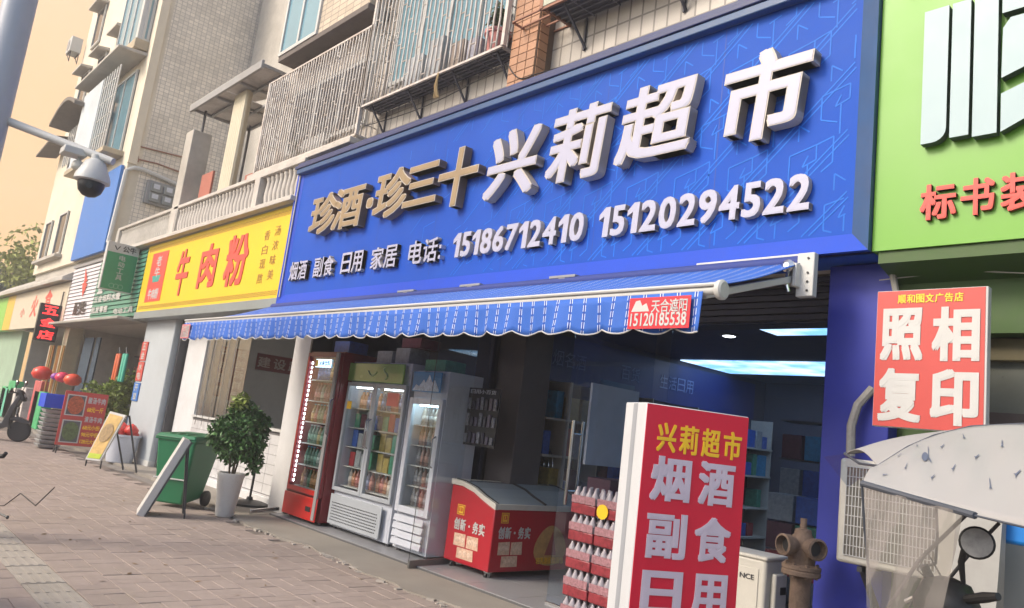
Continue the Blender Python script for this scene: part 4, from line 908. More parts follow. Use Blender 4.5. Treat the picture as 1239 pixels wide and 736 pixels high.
# shelves on the partition, facing the aisle
su = thing('wall_shelf', 'dark wall shelving with blue header board behind the freezer', 'shelf', (-6.7, 8, 0))
MB().box(-6.895, -6.87, 6.52, 11.9, 2.22, 2.82).build('header_board', M_innb, su, smooth=False)
ink = mat('faint_ink', (.16, .22, .42), .5)
for s_, y in (('名烟名酒', 6.7), ('百货', 8.3), ('生活日用', 9.2)):
    text_row(s_, FX(-6.868), y, y+.22*len(s_), 2.42, 2.62, ink, su, off=.0)
for y in (6.52, 6.95, 7.55, 8.6, 9.7, 10.8, 11.88): MB().box(-6.89, -6.5, y, y+.025, .1, 2.2).build('upright', M_greyw, su)
rr = random.Random(21); pc = [(.35, .02, .03), (.03, .10, .40), (.03, .25, .45), (.30, .32, .34), (.05, .25, .15), (.40, .30, .08), (.12, .03, .05)]
PB = {}
PCN = ('bright red', 'navy', 'sky blue', 'pale grey', 'green', 'mustard', 'maroon')
def pack(x, y, z, w_, d_, h_, ci, lab, grp, name='gift_box', cat='box'):
    lab = PCN[ci]+' '+lab if not lab.startswith(('pale', 'dark', 'dull', 'blue')) else lab
    k = (round(w_, 2), round(h_, 2), round(d_, 2), ci)
    if k not in PB:
        o = MB().box(-w_/2, w_/2, -d_/2, d_/2, 0, h_).build(name, mat('pack_%d' % ci, pc[ci], .45, var=.35, vscale=22), origin=(0, 0, 0), bevel=.006, seg=1); PB[k] = o; used = False
    else: o = PB[k].copy(); COL.objects.link(o)
    o.location = (x, y, z); o.name = name; tag(o, lab, cat, grp); return o
for r, z in enumerate((.35, .8, 1.30, 1.74)):
    MB().box(-6.89, -6.48, 6.54, 11.9, z-.025, z).build('shelf_board', M_greyw, su)
    y = 6.62
    while y < 11.8:
        d_ = rr.choice((.14, .2, .28)); h_ = rr.choice((.2, .28, .34)); ci = rr.choice((0, 1, 1, 2, 3, 4, 5, 6))
        if rr.random() < .85: pack(-6.68, y+d_/2, z, .22, d_-.02, h_, ci, 'boxed goods on the %s shelf of the wall shelving' % ('lowest', 'second', 'third', 'top')[r], 'boxes on the wall shelving')
        y += d_+.02
# white board, posters, counter goods
o = MB().box(-5.22, -5.19, 5.86, 6.62, 1.28, 2.10).build('white_board', mat('dull_white', (.62, .63, .66), .5)); tag(o, 'plain pale grey board standing behind the glass door', 'board')
o = MB().box(-6.0, -5.96, 6.9, 7.5, 1.35, 2.25).build('poster', mat('poster_blue', (.10, .22, .36), .5)); tag(o, 'pale blue poster with vertical characters inside the supermarket', 'poster')
text('茅台酒', FX(-5.958), 7.1, 7.3, 1.5, 2.0, M_dark, o) if False else [text(ch, FX(-5.958), 7.22, 7.4, 1.9-.18*i, 2.05-.18*i, M_dark, o) for i, ch in enumerate('欢迎光临')]
rr = random.Random(8)
for i in range(3):
    for j in range(3):
        pack(-5.0+.0*i, 6.0+.27*i, .78+.2*j-.2, .3, .25, .19, (0, 3, 6)[j], 'printed carton in the pile behind the bottle packs, row %s' % ('bottom', 'middle', 'top')[j], 'cartons behind the bottle packs', 'carton', 'carton')
MB_ = MB().box(-5.2, -4.8, 5.9, 6.8, .03, .58).build('display_table', M_dark); tag(MB_, 'low dark table under the printed cartons', 'table')
# bottle packs
packs = []
bp_ = MB(); bp_.lathe([(.030, 0), (.033, .01), (.033, .08), (.030, .09), (.033, .10), (.033, .155), (.014, .195), (.013, .215)], (0, 0, 0), 10)
me_b = bpy.data.meshes.new('bottle'); me_b.from_pydata([tuple(v) for v in bp_.v], [], bp_.f); me_b.materials.append(mat('pet_plastic', (.36, .33, .36), .12, var=.2, vscale=40)); me_b.polygons.foreach_set('use_smooth', [True]*len(me_b.polygons))
for lv in range(5):
    for cx in range(2):
        x0 = -4.50+cx*.285; z = .018+lv*.222
        t = thing('bottle_pack', '%s shrink wrapped pack of bottled drinks on the %s side of the stack' % (('lowest', 'second lowest', 'middle', 'second highest', 'top')[lv], ('left', 'right')[cx]), 'bottle pack', (x0+.13, 5.1, z), 'stacked packs of bottled drinks')
        MB().box(x0, x0+.27, 4.96, 5.23, z, z+.085).build('tray', mat('pack_red', (.24, .03, .04), .35, var=.5, vscale=35), t, bevel=.01)
        for i in range(4):
            for j in range(3):
                o = bpy.data.objects.new('bottle', me_b); COL.objects.link(o); o.parent = t; o.location = Vector((x0+.035+.066*i, 4.995+.085*j, z+.004)) - ORG[t.name]
                pass
        q = MB(); q.prism([(x0+.005, z+.088), (x0+.265, z+.088), (x0+.265, z+.150), (x0+.005, z+.150)], 0, .003, FY(4.958)); q.build('label_band', mat('label_pink', (.33, .17, .19), .35, var=.6, vscale=45), t, smooth=False)
o = MB().lathe([(.0, 0), (.06, 0), (.06, .006), (0, .006)], (-4.14, 4.95, .96), 12, ax=(0, -1, 0)).build('price_star', M_yell); tag(o, 'round yellow price tag on the stacked bottle packs', 'price tag')
# pegboard card
pbd = thing('pegboard', 'dark display card of small hanging goods beside the narrow white fridge', 'display card', (-6.5, 5.56, 1.3))
MB().box(-6.77, -6.24, 5.56, 5.575, 1.31, 1.95).build('backing', M_black, pbd); rr = random.Random(3)
text('Comfort', FY(5.918), -7.33, -7.0, 1.90, 1.97, M_greyw, pbd) if False else None
for r in range(3):
    for c in range(7): x = -6.75+c*.073; z = 1.34+.185*r; MB().box(x, x+.05, 5.54, 5.559, z, z+rr.uniform(.08, .15)).build('blister_card', mat('blister_%d' % (c % 3), ((.16, .17, .2), (.04, .04, .06), (.09, .08, .12))[c % 3], .3, var=.8, vscale=60), pbd, bevel=.004, seg=1)
# wire fan
fn = thing('standing_fan', 'standing fan with round wire guard behind the freezer', 'fan', (-6.1, 7.0, 0))
fc = at(650, 562, 6.9)
b = MB()
for R_ in (.06, .14, .22, .29): b.tube([fc+Vector((R_*math.cos(t), -.02, R_*math.sin(t))) for t in np.linspace(0, 2*PI, 25)], .005, 4)
for k in range(16): t = k*PI/8; b.tube([fc+Vector((.05*math.cos(t), -.02, .05*math.sin(t))), fc+Vector((.29*math.cos(t), -.02, .29*math.sin(t)))], .003, 4)
b.build('wire_guard', M_steel, fn)
for k in range(3):
    t = k*2*PI/3; q = MB(); q.prism([(.04*math.cos(t), .04*math.sin(t)), (.22*math.cos(t-.3), .22*math.sin(t-.3)), (.24*math.cos(t+.2), .24*math.sin(t+.2))], 0, .01, frame(fc, (1, 0, 0))); q.build('blade', mat('fan_blade', (.25, .3, .32), .3), fn, smooth=False)
MB().tube([(fc.x, fc.y+.05, .05), (fc.x, fc.y+.05, fc.z)], .02, 8).build('pole', M_dark, fn); MB().lathe([(.2, 0), (.2, .02), (.03, .06)], (fc.x, fc.y+.05, .03), 16).build('base', M_dark, fn)
MB().tube([(-6.5, 5.567, 1.95), (-6.5, 5.567, 2.62)], .003, 4).build('hanging_cord', M_dark, pbd)
text_row('日用小百货', FY(5.558), -6.74, -6.30, 1.885, 1.93, M_fridge, pbd, off=.0)
ct = thing('checkout_counter', 'dark checkout counter crowded with packets behind the freezer', 'counter', (-5.9, 7.9, 0))
MB().box(-6.45, -5.3, 7.6, 8.1, .03, .95).build('body', mat('counter_wood', (.12, .07, .04), .5, var=.2), ct, bevel=.01); MB().box(-6.5, -5.25, 7.55, 8.15, .95, .98).build('counter_top', M_greyw, ct, bevel=.006)
rr = random.Random(17)
for i in range(10):
    for j in range(2): pack(-6.4+i*.118, 7.66+.22*j, .98, .1, .16, rr.choice((.14, .2, .28, .34)), rr.randrange(7), 'packet in the %s row on the checkout counter' % ('front', 'back')[j], 'packets on the checkout counter', 'snack_pack', 'snack pack')
for i in range(9):
    for j in range(2): pack(-6.35+.3*(i % 3), 7.2+.0*j, .03+.26*(i//3), .28, .25, .24, rr.randrange(7), 'carton stacked in front of the checkout counter, %s layer' % ('lowest', 'middle', 'top')[i//3], 'cartons before the checkout counter', 'carton', 'carton') if j == 0 else None
for i in range(8):
    for j in range(4): pack(-4.2+.32*(i % 4), 9.0+.0*j if False else 8.1, .03+.3*j, .29, .3, .28, rr.randrange(7), 'carton in the wall of boxes behind the front glass, %s layer' % ('lowest', 'second', 'third', 'top')[j], 'cartons behind the front glass', 'carton', 'carton') if i < 4 else None
# stacks at the right, seen through the glass
rs = thing('side_shelf', 'dark shelf with blue boxes against the right side of the shop', 'shelf', (-3.4, 8, 0))
MB().box(-4.6, -2.5, 8.6, 9.0, 0, .06).build('base', M_dark, rs)
for z in (.7, 1.15, 1.6, 2.05): MB().box(-4.6, -2.5, 8.6, 9.0, z-.02, z).build('shelf_board', M_dark, rs)
for z, n_ in ((.06, 'lowest'), (.7, 'second'), (1.15, 'third'), (1.6, 'fourth')):
    for k in range(7): pack(-4.45+k*.28, 8.7, z, .24, .2, rr.choice((.28, .34)), rr.choice((1, 1, 2, 6, 3)), 'boxed goods on the %s shelf seen through the front glass' % n_, 'boxes on the shelf behind the front glass')
for i in range(6):
    o = MB().lathe([(.02, 0), (.22, .03), (.26, .12), (.2, .22), (.02, .24)], (-3.7+.42*(i % 3), 7.0+.1*(i//3), .03+.22*(i//3)), 10).build('sack', mat('sack_grey', (.09, .09, .1), .85, var=.4, vscale=10), ang=70)
    tag(o, 'dark sack lying in the %s layer behind the front glass' % ('lower', 'upper')[i//3], 'sack', 'dark sacks behind the front glass')
# front glazing
gl = thing('shop_glazing', 'fixed glass pane between the bottle packs and the blue column', 'window', (-3.2, 5.46, 0))
MB().box(-3.98, -2.52, 5.455, 5.465, .03, 2.6).build('pane', M_glassd, gl, smooth=False); MB().box(-3.98, -2.52, 5.44, 5.48, 0, .05).build('bottom_rail', M_steel, gl)
gd = thing('glass_door', 'closed glass door leaf with a pair of tall steel tube handles', 'glass door', (-4.5, 5.27, 0))
MB().box(-4.95, -4.0, 5.262, 5.272, .05, 2.55).build('pane', M_glassd, gd, smooth=False); MB().box(-4.96, -4.0, 5.25, 5.284, .01, .06).build('rail', M_steel, gd, bevel=.004)
for y, xx in ((5.20, -4.79), (5.335, -4.79)):
    b = MB(); b.tube([(xx, y, .93), (xx, y, 1.68)], .017, 10); b.tube([(xx, y, 1.05), (xx, 5.267, 1.05)], .009, 6); b.tube([(xx, y, 1.56), (xx, 5.267, 1.56)], .009, 6); b.build('handle', M_steel, gd)
g2 = thing('glass_door', 'glass door leaf swung open against the white fridge, with a low steel foot rail', 'glass door', (-6.62, 5.2, 0))
e0 = Vector((-6.585, 4.90, 0)); e1 = Vector((-6.645, 5.50, 0)); dv = (e1-e0).normalized(); nv = Vector((-dv.y, dv.x, 0))*.005
b = MB(); b.hexa([e0-nv+Vector((0, 0, .08)), e1-nv+Vector((0, 0, .08)), e1+nv+Vector((0, 0, .08)), e0+nv+Vector((0, 0, .08)), e0-nv+Vector((0, 0, 2.5)), e1-nv+Vector((0, 0, 2.5)), e1+nv+Vector((0, 0, 2.5)), e0+nv+Vector((0, 0, 2.5))]); b.build('pane', M_glass, g2, smooth=False)
MB().bar(e0+Vector((0, 0, .055)), e1+Vector((0, 0, .055)), .03, .08).build('rail', mat('brushed_steel', (.25, .25, .24), .35, metal=.8), g2, bevel=.003)
MB().tube([e0+Vector((0, 0, .09)), e0+Vector((0, 0, 2.5))], .004, 5).build('edge', M_dark, g2)

# ================================================================== FRIDGES
def fridge(name, label, x0, x1, y0, dep, z0, z1, mb, doors, base_h, head_h, mframe, post=.04, shelves=5, interior=(.35, .38, .4)):
    t = thing(name, label, 'fridge', ((x0+x1)/2, y0, z0), 'drinks fridges lined up under the awning')
    b = MB(); y1 = y0+dep; th = .035
    b.box(x0, x0+th, y0+.05, y1, z0, z1); b.box(x1-th, x1, y0+.05, y1, z0, z1); b.box(x0+th, x1-th, y0+.05, y1, z1-th, z1); b.box(x0+th, x1-th, y1-th, y1, z0, z1-th); b.box(x0+th, x1-th, y0+.05, y1-th, z0, z0+base_h)
    if head_h: b.box(x0+th, x1-th, y0+.05, y1-th, z1-head_h, z1-th)
    b.build('cabinet', mb, t, bevel=.006)
    MB().box(x0+th, x1-th, y1-th-.012, y1-th-.002, z0+base_h, z1-max(head_h, th)).build('inner_wall', mat('fridge_inner', (.5, .52, .54), .4), t, smooth=False)
    dz0, dz1 = z0+base_h, z1-head_h if head_h else z1-.02
    n = doors; wd = (x1-x0)/n
    for i in range(n):
        a, c = x0+wd*i, x0+wd*(i+1); f = MB(); p = post
        f.box(a+.003, a+p, y0, y0+.045, dz0, dz1); f.box(c-p, c-.003, y0, y0+.045, dz0, dz1); f.box(a+p, c-p, y0, y0+.045, dz0, dz0+p); f.box(a+p, c-p, y0, y0+.045, dz1-p, dz1)
        dr = f.build('door', mframe, t, bevel=.006); MB().box(a+p, c-p, y0+.018, y0+.024, dz0+p, dz1-p).build('glass', M_glass, dr, smooth=False)
        hx = (c-p/2) if i == 0 else (a+p/2)
        MB().tube([(hx, y0-.002, dz0+(dz1-dz0)*.42), (hx, y0-.04, dz0+(dz1-dz0)*.44), (hx, y0-.04, dz0+(dz1-dz0)*.66), (hx, y0-.002, dz0+(dz1-dz0)*.68)], .010, 8).build('handle', M_steel, dr)
    for k in range(shelves):
        z = dz0+.06+(dz1-dz0-.15)*k/shelves
        MB().box(x0+th, x1-th, y0+.09, y1-th-.02, z, z+.012).build('shelf', M_white, t)
    for x in (x0+.06, x1-.06):
        for y in (y0+.1, y1-.08): MB().lathe([(.02, -.028), (.028, -.028), (.028, .03), (.015, .03)], (x, y, z0-.03), 10).build('foot', M_dark, t)
    return t, dz0, dz1, th
BM = {}
def bottle_mesh(h, r, col, cap):
    k = (h, r, col)
    if k in BM: return BM[k]
    b = MB(); b.m = 0; b.lathe([(r*.9, 0), (r, .01), (r, h*.62), (r*.45, h*.82), (r*.38, h*.93)], (0, 0, 0), 9); b.m = 1; b.lathe([(r*.45, h*.93), (r*.45, h)], (0, 0, 0), 8); b.m = 2; b.lathe([(r*1.02, h*.2), (r*1.02, h*.5)], (0, 0, 0), 9)
    me = bpy.data.meshes.new('drink_bottle'); me.from_pydata([tuple(v) for v in b.v], [], b.f)
    for m in (mat('liquid_%s' % str(col), col, .15, var=.1), mat('cap_%s' % str(cap), cap, .4), mat('wrap_%s' % str(col), [min(1, c*1.8+.1) for c in col], .4, var=.3, vscale=50)): me.materials.append(m)
    me.polygons.foreach_set('material_index', b.mi); me.polygons.foreach_set('use_smooth', [True]*len(me.polygons)); BM[k] = me; return me
def stock(x0, x1, y, z, cols, lab, grp, h=.2, r=.03, seed=0):
    rr = random.Random(seed); x = x0+r+.01
    while x < x1-r:
        c = rr.choice(cols); o = bpy.data.objects.new('drink_bottle', bottle_mesh(h, r, c, rr.choice(((.5, .5, .5), (.5, .05, .04), (.05, .2, .4))))); COL.objects.link(o); o.location = (x, y, z); tag(o, lab, 'bottle', grp); x += 2*r+.012
def carton(x, y, z, w_, h_, d_, ci, lab, grp): pack(x, y, z, w_, d_, h_, ci, lab, grp, 'snack_pack', 'snack pack')
# red fridge
f1, a0, a1, th = fridge('drinks_fridge', 'tall red drinks fridge with glowing strip and glass door, leftmost of the three', -9.84, -8.93, 5.1, .62, .08, 2.28, M_maroon, 1, .30, 0, M_maroon, .055, 6)
MB().box(-9.84, -8.93, 5.085, 5.10, .08, .37).build('base_panel', M_redp, f1, bevel=.01)
b = MB(); b.box(-9.80, -8.97, 5.088, 5.098, .40, .46); b.box(-9.80, -9.775, 5.088, 5.098, .46, 2.2); b.build('red_trim', M_redp, f1)
MB().box(-9.02, -8.95, 5.075, 5.10, .1, 2.26).build('grey_edge', M_grey, f1)
MB().box(-9.20, -9.08, 5.078, 5.086, .19, .25).build('thermometer', M_black, f1)
M_led2 = emis('led_white', (.85, .95, 1), 7.)
for k in range(26): z = .5+k*.064; MB().box(-9.765, -9.752, 5.14, 5.15, z, z+.035).build('led', M_led2, f1, smooth=False)
cs = [[(.10, .03, .02), (.28, .12, .02), (.04, .12, .05)], [(.03, .10, .06), (.05, .16, .12), (.16, .2, .18)], [(.06, .16, .10), (.25, .2, .06)], [(.30, .18, .05), (.10, .12, .05), (.25, .06, .03)], [(.28, .10, .08), (.3, .28, .22), (.1, .14, .22)], [(.42, .2, .06), (.5, .45, .35), (.12, .14, .30)]]
nm = ('lowest', 'second', 'third', 'fourth', 'fifth', 'top')
for k in range(6):
    z = a0+.06+(a1-a0-.15)*k/6+.013; stock(-9.76, -9.0, 5.27, z, cs[k], 'small drink bottle on the %s shelf of the red fridge' % nm[k], 'bottles in the red fridge', .25, .037, k)
q = MB(); q.prism([(-9.60, 2.06), (-9.18, 2.06), (-9.18, 2.17), (-9.60, 2.17)], 0, .004, FY(5.113)); ph = q.build('lit_header', emis('header_glow', (.45, .65, .75), 1.6), f1); text('冰爽饮料', FY(5.108), -9.50, -9.2, 2.08, 2.15, M_board, ph, off=.01); q = MB(); q.prism([(-9.59, 2.07), (-9.53, 2.07), (-9.53, 2.16), (-9.59, 2.16)], .001, .006, FY(5.108)); q.build('yellow_mark', M_yell, ph)
# white double fridge
f2, a0, a1, th = fridge('drinks_fridge', 'white double door fridge with green header, between the red and the narrow white fridges', -8.90, -7.56, 5.24, .62, .07, 2.17, M_fridge, 2, .44, .27, M_fridgeg, .05, 5)
MB().box(-8.86, -7.68, 5.225, 5.24, .10, .47).build('base_panel', M_fridgeg, f2, bevel=.008)
b = MB(); rr = random.Random(4)
for r in range(7):
    for c in range(30): x = -8.80+c*.035+(r % 2)*.017; z = .15+r*.035; b.box(x, x+.018, 5.221, 5.227, z, z+.012)
b.build('vent_holes', M_black, f2, kind='stuff', smooth=False)
m_g = mat('header_green', (.16, .32, .07), .25, var=.3, vscale=3, coat=.4); q = MB(); q.box(-8.88, -7.62, 5.215, 5.24, 1.91, 2.15); hg = q.build('header', m_g, f2, bevel=.01)
b = MB(); b.tube([(-8.0+.05*math.sin(t*2), 5.21, 1.95+.16*t/3) for t in np.linspace(0, 3, 10)], .01, 5); b.build('leaf_swirl', mat('pale_leaf', (.4, .55, .3), .4), hg); b = MB(); b.tube([(-8.4+.2*t, 5.21, 2.05-.06*math.sin(t*3)) for t in np.linspace(0, 1, 10)], .008, 5); b.build('leaf_swirl', mat('pale_leaf', (.4, .55, .3), .4), hg)
rr = random.Random(6)
for k in range(5):
    z = a0+.06+(a1-a0-.15)*k/5+.013
    for dx0, dx1, nn in ((-8.85, -8.26, 'left'), (-8.2, -7.62, 'right')):
        if k in (4, 0) : stock(dx0, dx1, 5.45, z, [(.28, .08, .06), (.06, .08, .16), (.4, .35, .3), (.3, .12, .05)], 'bottle on the %s shelf behind the %s door of the double fridge' % (nm[k], nn), 'bottles in the double fridge', .235, .036, k+(7 if nn == 'left' else 0))
        else:
            x = dx0+.08
            while x < dx1-.05: carton(x, 5.45, z, .12, rr.choice((.18, .22)), .12, rr.choice((3, 3, 5, 0, 1, 6, 4)), 'packet on the %s shelf behind the %s door of the double fridge' % (nm[k], nn), 'packets in the double fridge'); x += .135
MB().box(-8.82, -8.72, 5.228, 5.236, 1.55, 1.65).build('yellow_sticker', M_yell, f2)
for x_ in (-8.80, -8.14): MB().box(x_, x_+.5, 5.32, 5.34, a1-.07, a1-.055).build('light_tube', emis('tube_b', (.85, .95, 1), 5.), f2)
MB().box(-7.95, -7.70, 5.252, 5.256, 1.64, 1.80).build('pink_sticker', mat('pink_sticker', (.7, .2, .15), .5), f2)
# narrow white fridge
f3, a0, a1, th = fridge('drinks_fridge', 'narrow white fridge with a snowy mountain header, rightmost of the three', -7.46, -6.82, 5.24, .55, .07, 2.09, M_fridge, 1, .40, .32, M_fridge, .075, 5)
for i in range(4):
    z = .12+i*.085; MB().hexa([(-7.42, 5.215, z), (-6.86, 5.215, z), (-6.86, 5.24, z), (-7.42, 5.24, z), (-7.42, 5.23, z+.07), (-6.86, 5.23, z+.07), (-6.86, 5.24, z+.07), (-7.42, 5.24, z+.07)]).build('louvre', M_fridge, f3, bevel=.004)
hd = MB().box(-7.42, -6.88, 5.222, 5.24, 1.84, 2.07).build('header', mat('header_blue', (.03, .22, .48), .3, var=.15), f3, bevel=.004)
Fh = FY(5.221); q = MB(); q.prism([(-7.40, 1.85), (-7.34, 1.92), (-7.28, 1.90), (-7.20, 1.98), (-7.16, 1.94), (-7.10, 2.04), (-7.04, 1.95), (-6.99, 1.98), (-6.90, 1.87), (-6.90, 1.85)], 0, .003, Fh); q.build('mountain_print', mat('snow_print', (.55, .65, .75), .5, var=.4, vscale=30), hd, smooth=False)
MB().box(-7.36, -6.92, 5.33, 5.35, a1-.09, a1-.07).build('light_tube', emis('tube', (.7, .95, 1), 12.), f3)
for k in range(5):
    z = a0+.06+(a1-a0-.15)*k/5+.013; stock(-7.40, -6.90, 5.42, z, [(.12, .12, .13), (.2, .08, .05), (.25, .22, .2), (.08, .1, .12)], 'bottle on the %s shelf of the narrow white fridge' % nm[k], 'bottles in the narrow white fridge', .225, .034, k+30)
# goods piled on top of the fridges
for i, (x, z, w_, h_, ci, l) in enumerate(((-8.3, 2.17, .34, .16, 3, 'pale pack lying on the double fridge, left'), (-7.9, 2.17, .3, .2, 3, 'pale pack lying on the double fridge, right'), (-7.75, 2.37, .4, .12, 6, 'dark red flat box on top of the pale packs on the double fridge'), (-7.2, 2.09, .4, .14, 4, 'dull carton on the narrow white fridge'), (-9.4, 2.28, .4, .18, 1, 'blue carton on top of the red fridge'))):
    pack(x, 5.5, z, w_, .3, h_, ci, l, 'goods piled on the fridges', 'carton', 'carton')

# ================================================================== ICE CREAM FREEZER
fz = thing('chest_freezer', 'red chest freezer with sloping glass lids, white wheels and printed snack pictures', 'freezer', (-6.26, 5.38, 0))
X0, X1, Y0, Y1 = -6.63, -5.90, 5.38, 6.85
prof = [(X0, .10), (X1, .10), (X1, .72), (-6.1, .78), (-6.25, .84), (-6.45, .88), (X0, .88)]
b = MB(); b.prism([(x, z) for x, z in prof], 0, Y1-Y0, lambda u, v, w: Vector((u, Y1-w, v))); b.build('body', mat('freezer_crimson', (.40, .010, .022), .35, var=.05, coat=.15, dirt=.12, dcol=(.25, .02, .03)), fz, bevel=.012)
pr2 = [(X1+.012, .715), (X1+.012, .775), (-6.1, .835), (-6.25, .895), (-6.45, .935), (X0-.01, .94), (X0-.01, .882), (-6.45, .882), (-6.25, .842), (-6.1, .782)]
for y in (Y0-.012, Y1-.03):
    b = MB(); b.prism(list(reversed(pr2)), 0, .045, lambda u, v, w, y=y: Vector((u, y+w, v))); b.build('rim', M_beige, fz, bevel=.004)
b = MB(); b.box(X1-.03, X1+.014, Y0+.033, Y1-.03, .72, .775); b.box(X0-.01, X0+.04, Y0+.033, Y1-.03, .882, .94); b.build('rim', M_beige, fz, bevel=.004)
mgl = mat('lid_glass', (.30, .36, .40), .04, var=.0)
for k in range(2):
    ya = Y0+.04+k*(Y1-Y0-.07)/2; yb = ya+(Y1-Y0-.07)/2-.01; dz = .006 if k else 0
    P = [(X1-.01, .775), (-6.1, .833), (-6.25, .892), (-6.45, .932), (X0+.02, .938)]
    b = MB()
    for (xa, za), (xb, zb_) in zip(P[:-1], P[1:]): b.hexa([(xa, ya, za+dz-.004), (xa, yb, za+dz-.004), (xb, yb, zb_+dz-.004), (xb, ya, zb_+dz-.004), (xa, ya, za+dz), (xa, yb, za+dz), (xb, yb, zb_+dz), (xb, ya, zb_+dz)])
    lid = b.build('lid', mgl, fz); q = MB()
    for yy in (ya, yb): MB().tube([(x, yy, z+dz+.002) for x, z in P], .009, 5).build('lid_frame', M_black, lid)
for x in (X0+.08, X1-.08):
    for y in (Y0+.07, Y1-.1):
        c = thing if False else None
        b = MB(); b.box(x-.03, x+.03, y-.03, y+.03, .085, .10); b.box(x-.025, x-.019, y-.02, y+.02, .04, .09); b.box(x+.019, x+.025, y-.02, y+.02, .04, .09); cs_ = b.build('caster', M_steel, fz)
        b = MB(); b.lathe([(.036, -.016), (.04, -.01), (.04, .01), (.036, .016)], (x, y, .054), 16, ax=(1, 0, 0)); b.build('wheel', M_black, cs_)
Fa, Fbx = FY(Y0-.0015), FX(X1+.0015)
M_pic = mat('cream_picture', (.62, .42, .30), .5, var=.35, vscale=28); M_ylo = mat('brand_yellow', (.75, .42, .03), .4)
def freezer_print(fr, u0, k, wd):
    q = MB(); u = u0
    def out_(a, b_, c, d, t=.008):
        for p in ((a, b_, c, b_+t), (a, d-t, c, d), (a, b_+t, a+t, d-t), (c-t, b_+t, c, d-t)): q.prism([(p[0], p[1]), (p[2], p[1]), (p[2], p[3]), (p[0], p[3])], 0, .002, fr)
    out_(u, .585, u+.12*k, .69); q.prism([(u+.02*k, .60), (u+.10*k, .60), (u+.10*k, .675), (u+.02*k, .675)], 0, .002, fr); lg = q.build('brand_box', M_ylo, fz, smooth=False)
    text('13', fr, u+.035*k, u+.085*k, .62, .66, M_redp, lg, off=.03, w0=.003)
    text_row('创新·务实', fr, u-.03*k, u+wd, .43, .55, M_white, fz, off=.035, w0=.001, depth=.003)
    for a, b_, c, d in ((0, .27, .19, .40), (.21, .27, .4, .40), (.07, .15, .34, .26)):
        q = MB(); q.prism([(u+a*k, b_), (u+c*k, b_), (u+c*k*.97, d), (u+a*k, d*.985)], 0, .002+.0007*len(q.v), fr); pp = q.build('snack_picture', M_pic, fz, smooth=False)
        q = MB()
        for j in range(3): q.lathe([(.028*k, 0), (.02*k, .002)], fr(u+(a+(c-a)*(.25+.25*j))*k, (b_+d)/2+.01*(j % 2), .0035), 10, ax=(fr(0, 0, 1)-fr(0, 0, 0)))
        q.build('biscuit_print', mat('biscuit', (.68, .50, .38), .5, var=.3, vscale=50), pp)
freezer_print(Fa, X0+.14, 1.0, .48)
freezer_print(Fbx, Y0+.10, .85, .44)
q = MB(); c0 = (Y0+.86, .36); pts = [(c0[0]+.24*math.cos(t)*(1-.25*math.sin(t)), c0[1]+.21*math.sin(t)) for t in np.linspace(0, 2*PI, 28)[:-1]]; q.prism(pts, 0, .002, Fbx); br_ = q.build('bread_print', mat('bread', (.50, .28, .10), .5, var=.25, vscale=12), fz, smooth=False)
q = MB(); q.prism([(c0[0]-.08, c0[1]-.1), (c0[0]+.1, c0[1]-.1), (c0[0]+.02, c0[1]+.15)], .0025, .0035, Fbx); q.build('filling_print', mat('filling', (.35, .08, .07), .5), br_)
text('轻乳酪蛋糕面包', Fbx, c0[0]-.2, c0[0]+.22, .17, .24, M_ylo, fz, off=.03, w0=.004)

# ================================================================== RED LIGHT BOX SIGN in front
lc, lr, ll_ = Vector((-2.56, 3.34, 0)), Vector((-2.30, 3.94, 0)), Vector((-2.80, 3.41, 0))
U1 = (lr-lc).normalized(); wred = (lr-lc).length; U2 = Vector((-U1.y, U1.x, 0)); wsd = .24
lb = thing('light_box_sign', 'tall standing light box with red face and white side edges', 'light box', tuple((lc+lr)/2+U2*.1))
Ml = Matrix(((U1.x, U2.x, 0, lc.x), (U1.y, U2.y, 0, lc.y), (0, 0, 1, 0), (0, 0, 0, 1)))
MB(Ml).box(0, wred, .002, wsd, .10, 1.75).build('cabinet', mat('box_white', (.54, .56, .58), .4, var=.03, dirt=.08, dcol=(.5, .5, .5)), lb, bevel=.006)
Ff = frame(lc, U1); q = MB(); q.prism([(.004, .11), (wred-.004, .11), (wred-.004, 1.745), (.004, 1.745)], -.001, .003, Ff); fc_ = q.build('red_face', mat('vivid_red', (.66, .008, .04), .4, var=.03), lb, smooth=False)
Fs2 = frame(lc, -U2) if False else (lambda u, v, w=0.: lc + U2*u + Vector((0, 0, v)) - U1*w)
b = MB(); b.add([Fs2(.10, .11, .0015), Fs2(.145, .11, .0015), Fs2(.145, 1.745, .0015), Fs2(.10, 1.745, .0015)], [(0, 1, 2, 3)]); b.build('grey_stripe', mat('stripe_grey', (.30, .32, .35), .5), lb, smooth=False)
text_row('兴莉超市', Ff, .065, wred-.03, 1.50, 1.655, M_yell, fc_, off=.03, w0=.0035, depth=.003, gap=.16)
M_pw = mat('print_white', (.60, .52, .62), .4)
for i, s_ in enumerate(('烟酒', '副食', '日用', '百货')):
    z1 = 1.478-.297*i; z0 = z1-.235
    text(s_[0], Ff, .06, .305, z0, z1, M_pw, fc_, off=.04, w0=.0035, depth=.004); text(s_[1], Ff, .355, .585, z0, z1, M_pw, fc_, off=.04, w0=.0035, depth=.004)
b = MB(Ml)
for x in (.05, wred-.05): b.box(x-.02, x+.02, -.05, wsd+.05, 0, .10)
b.build('foot', M_dark, lb)

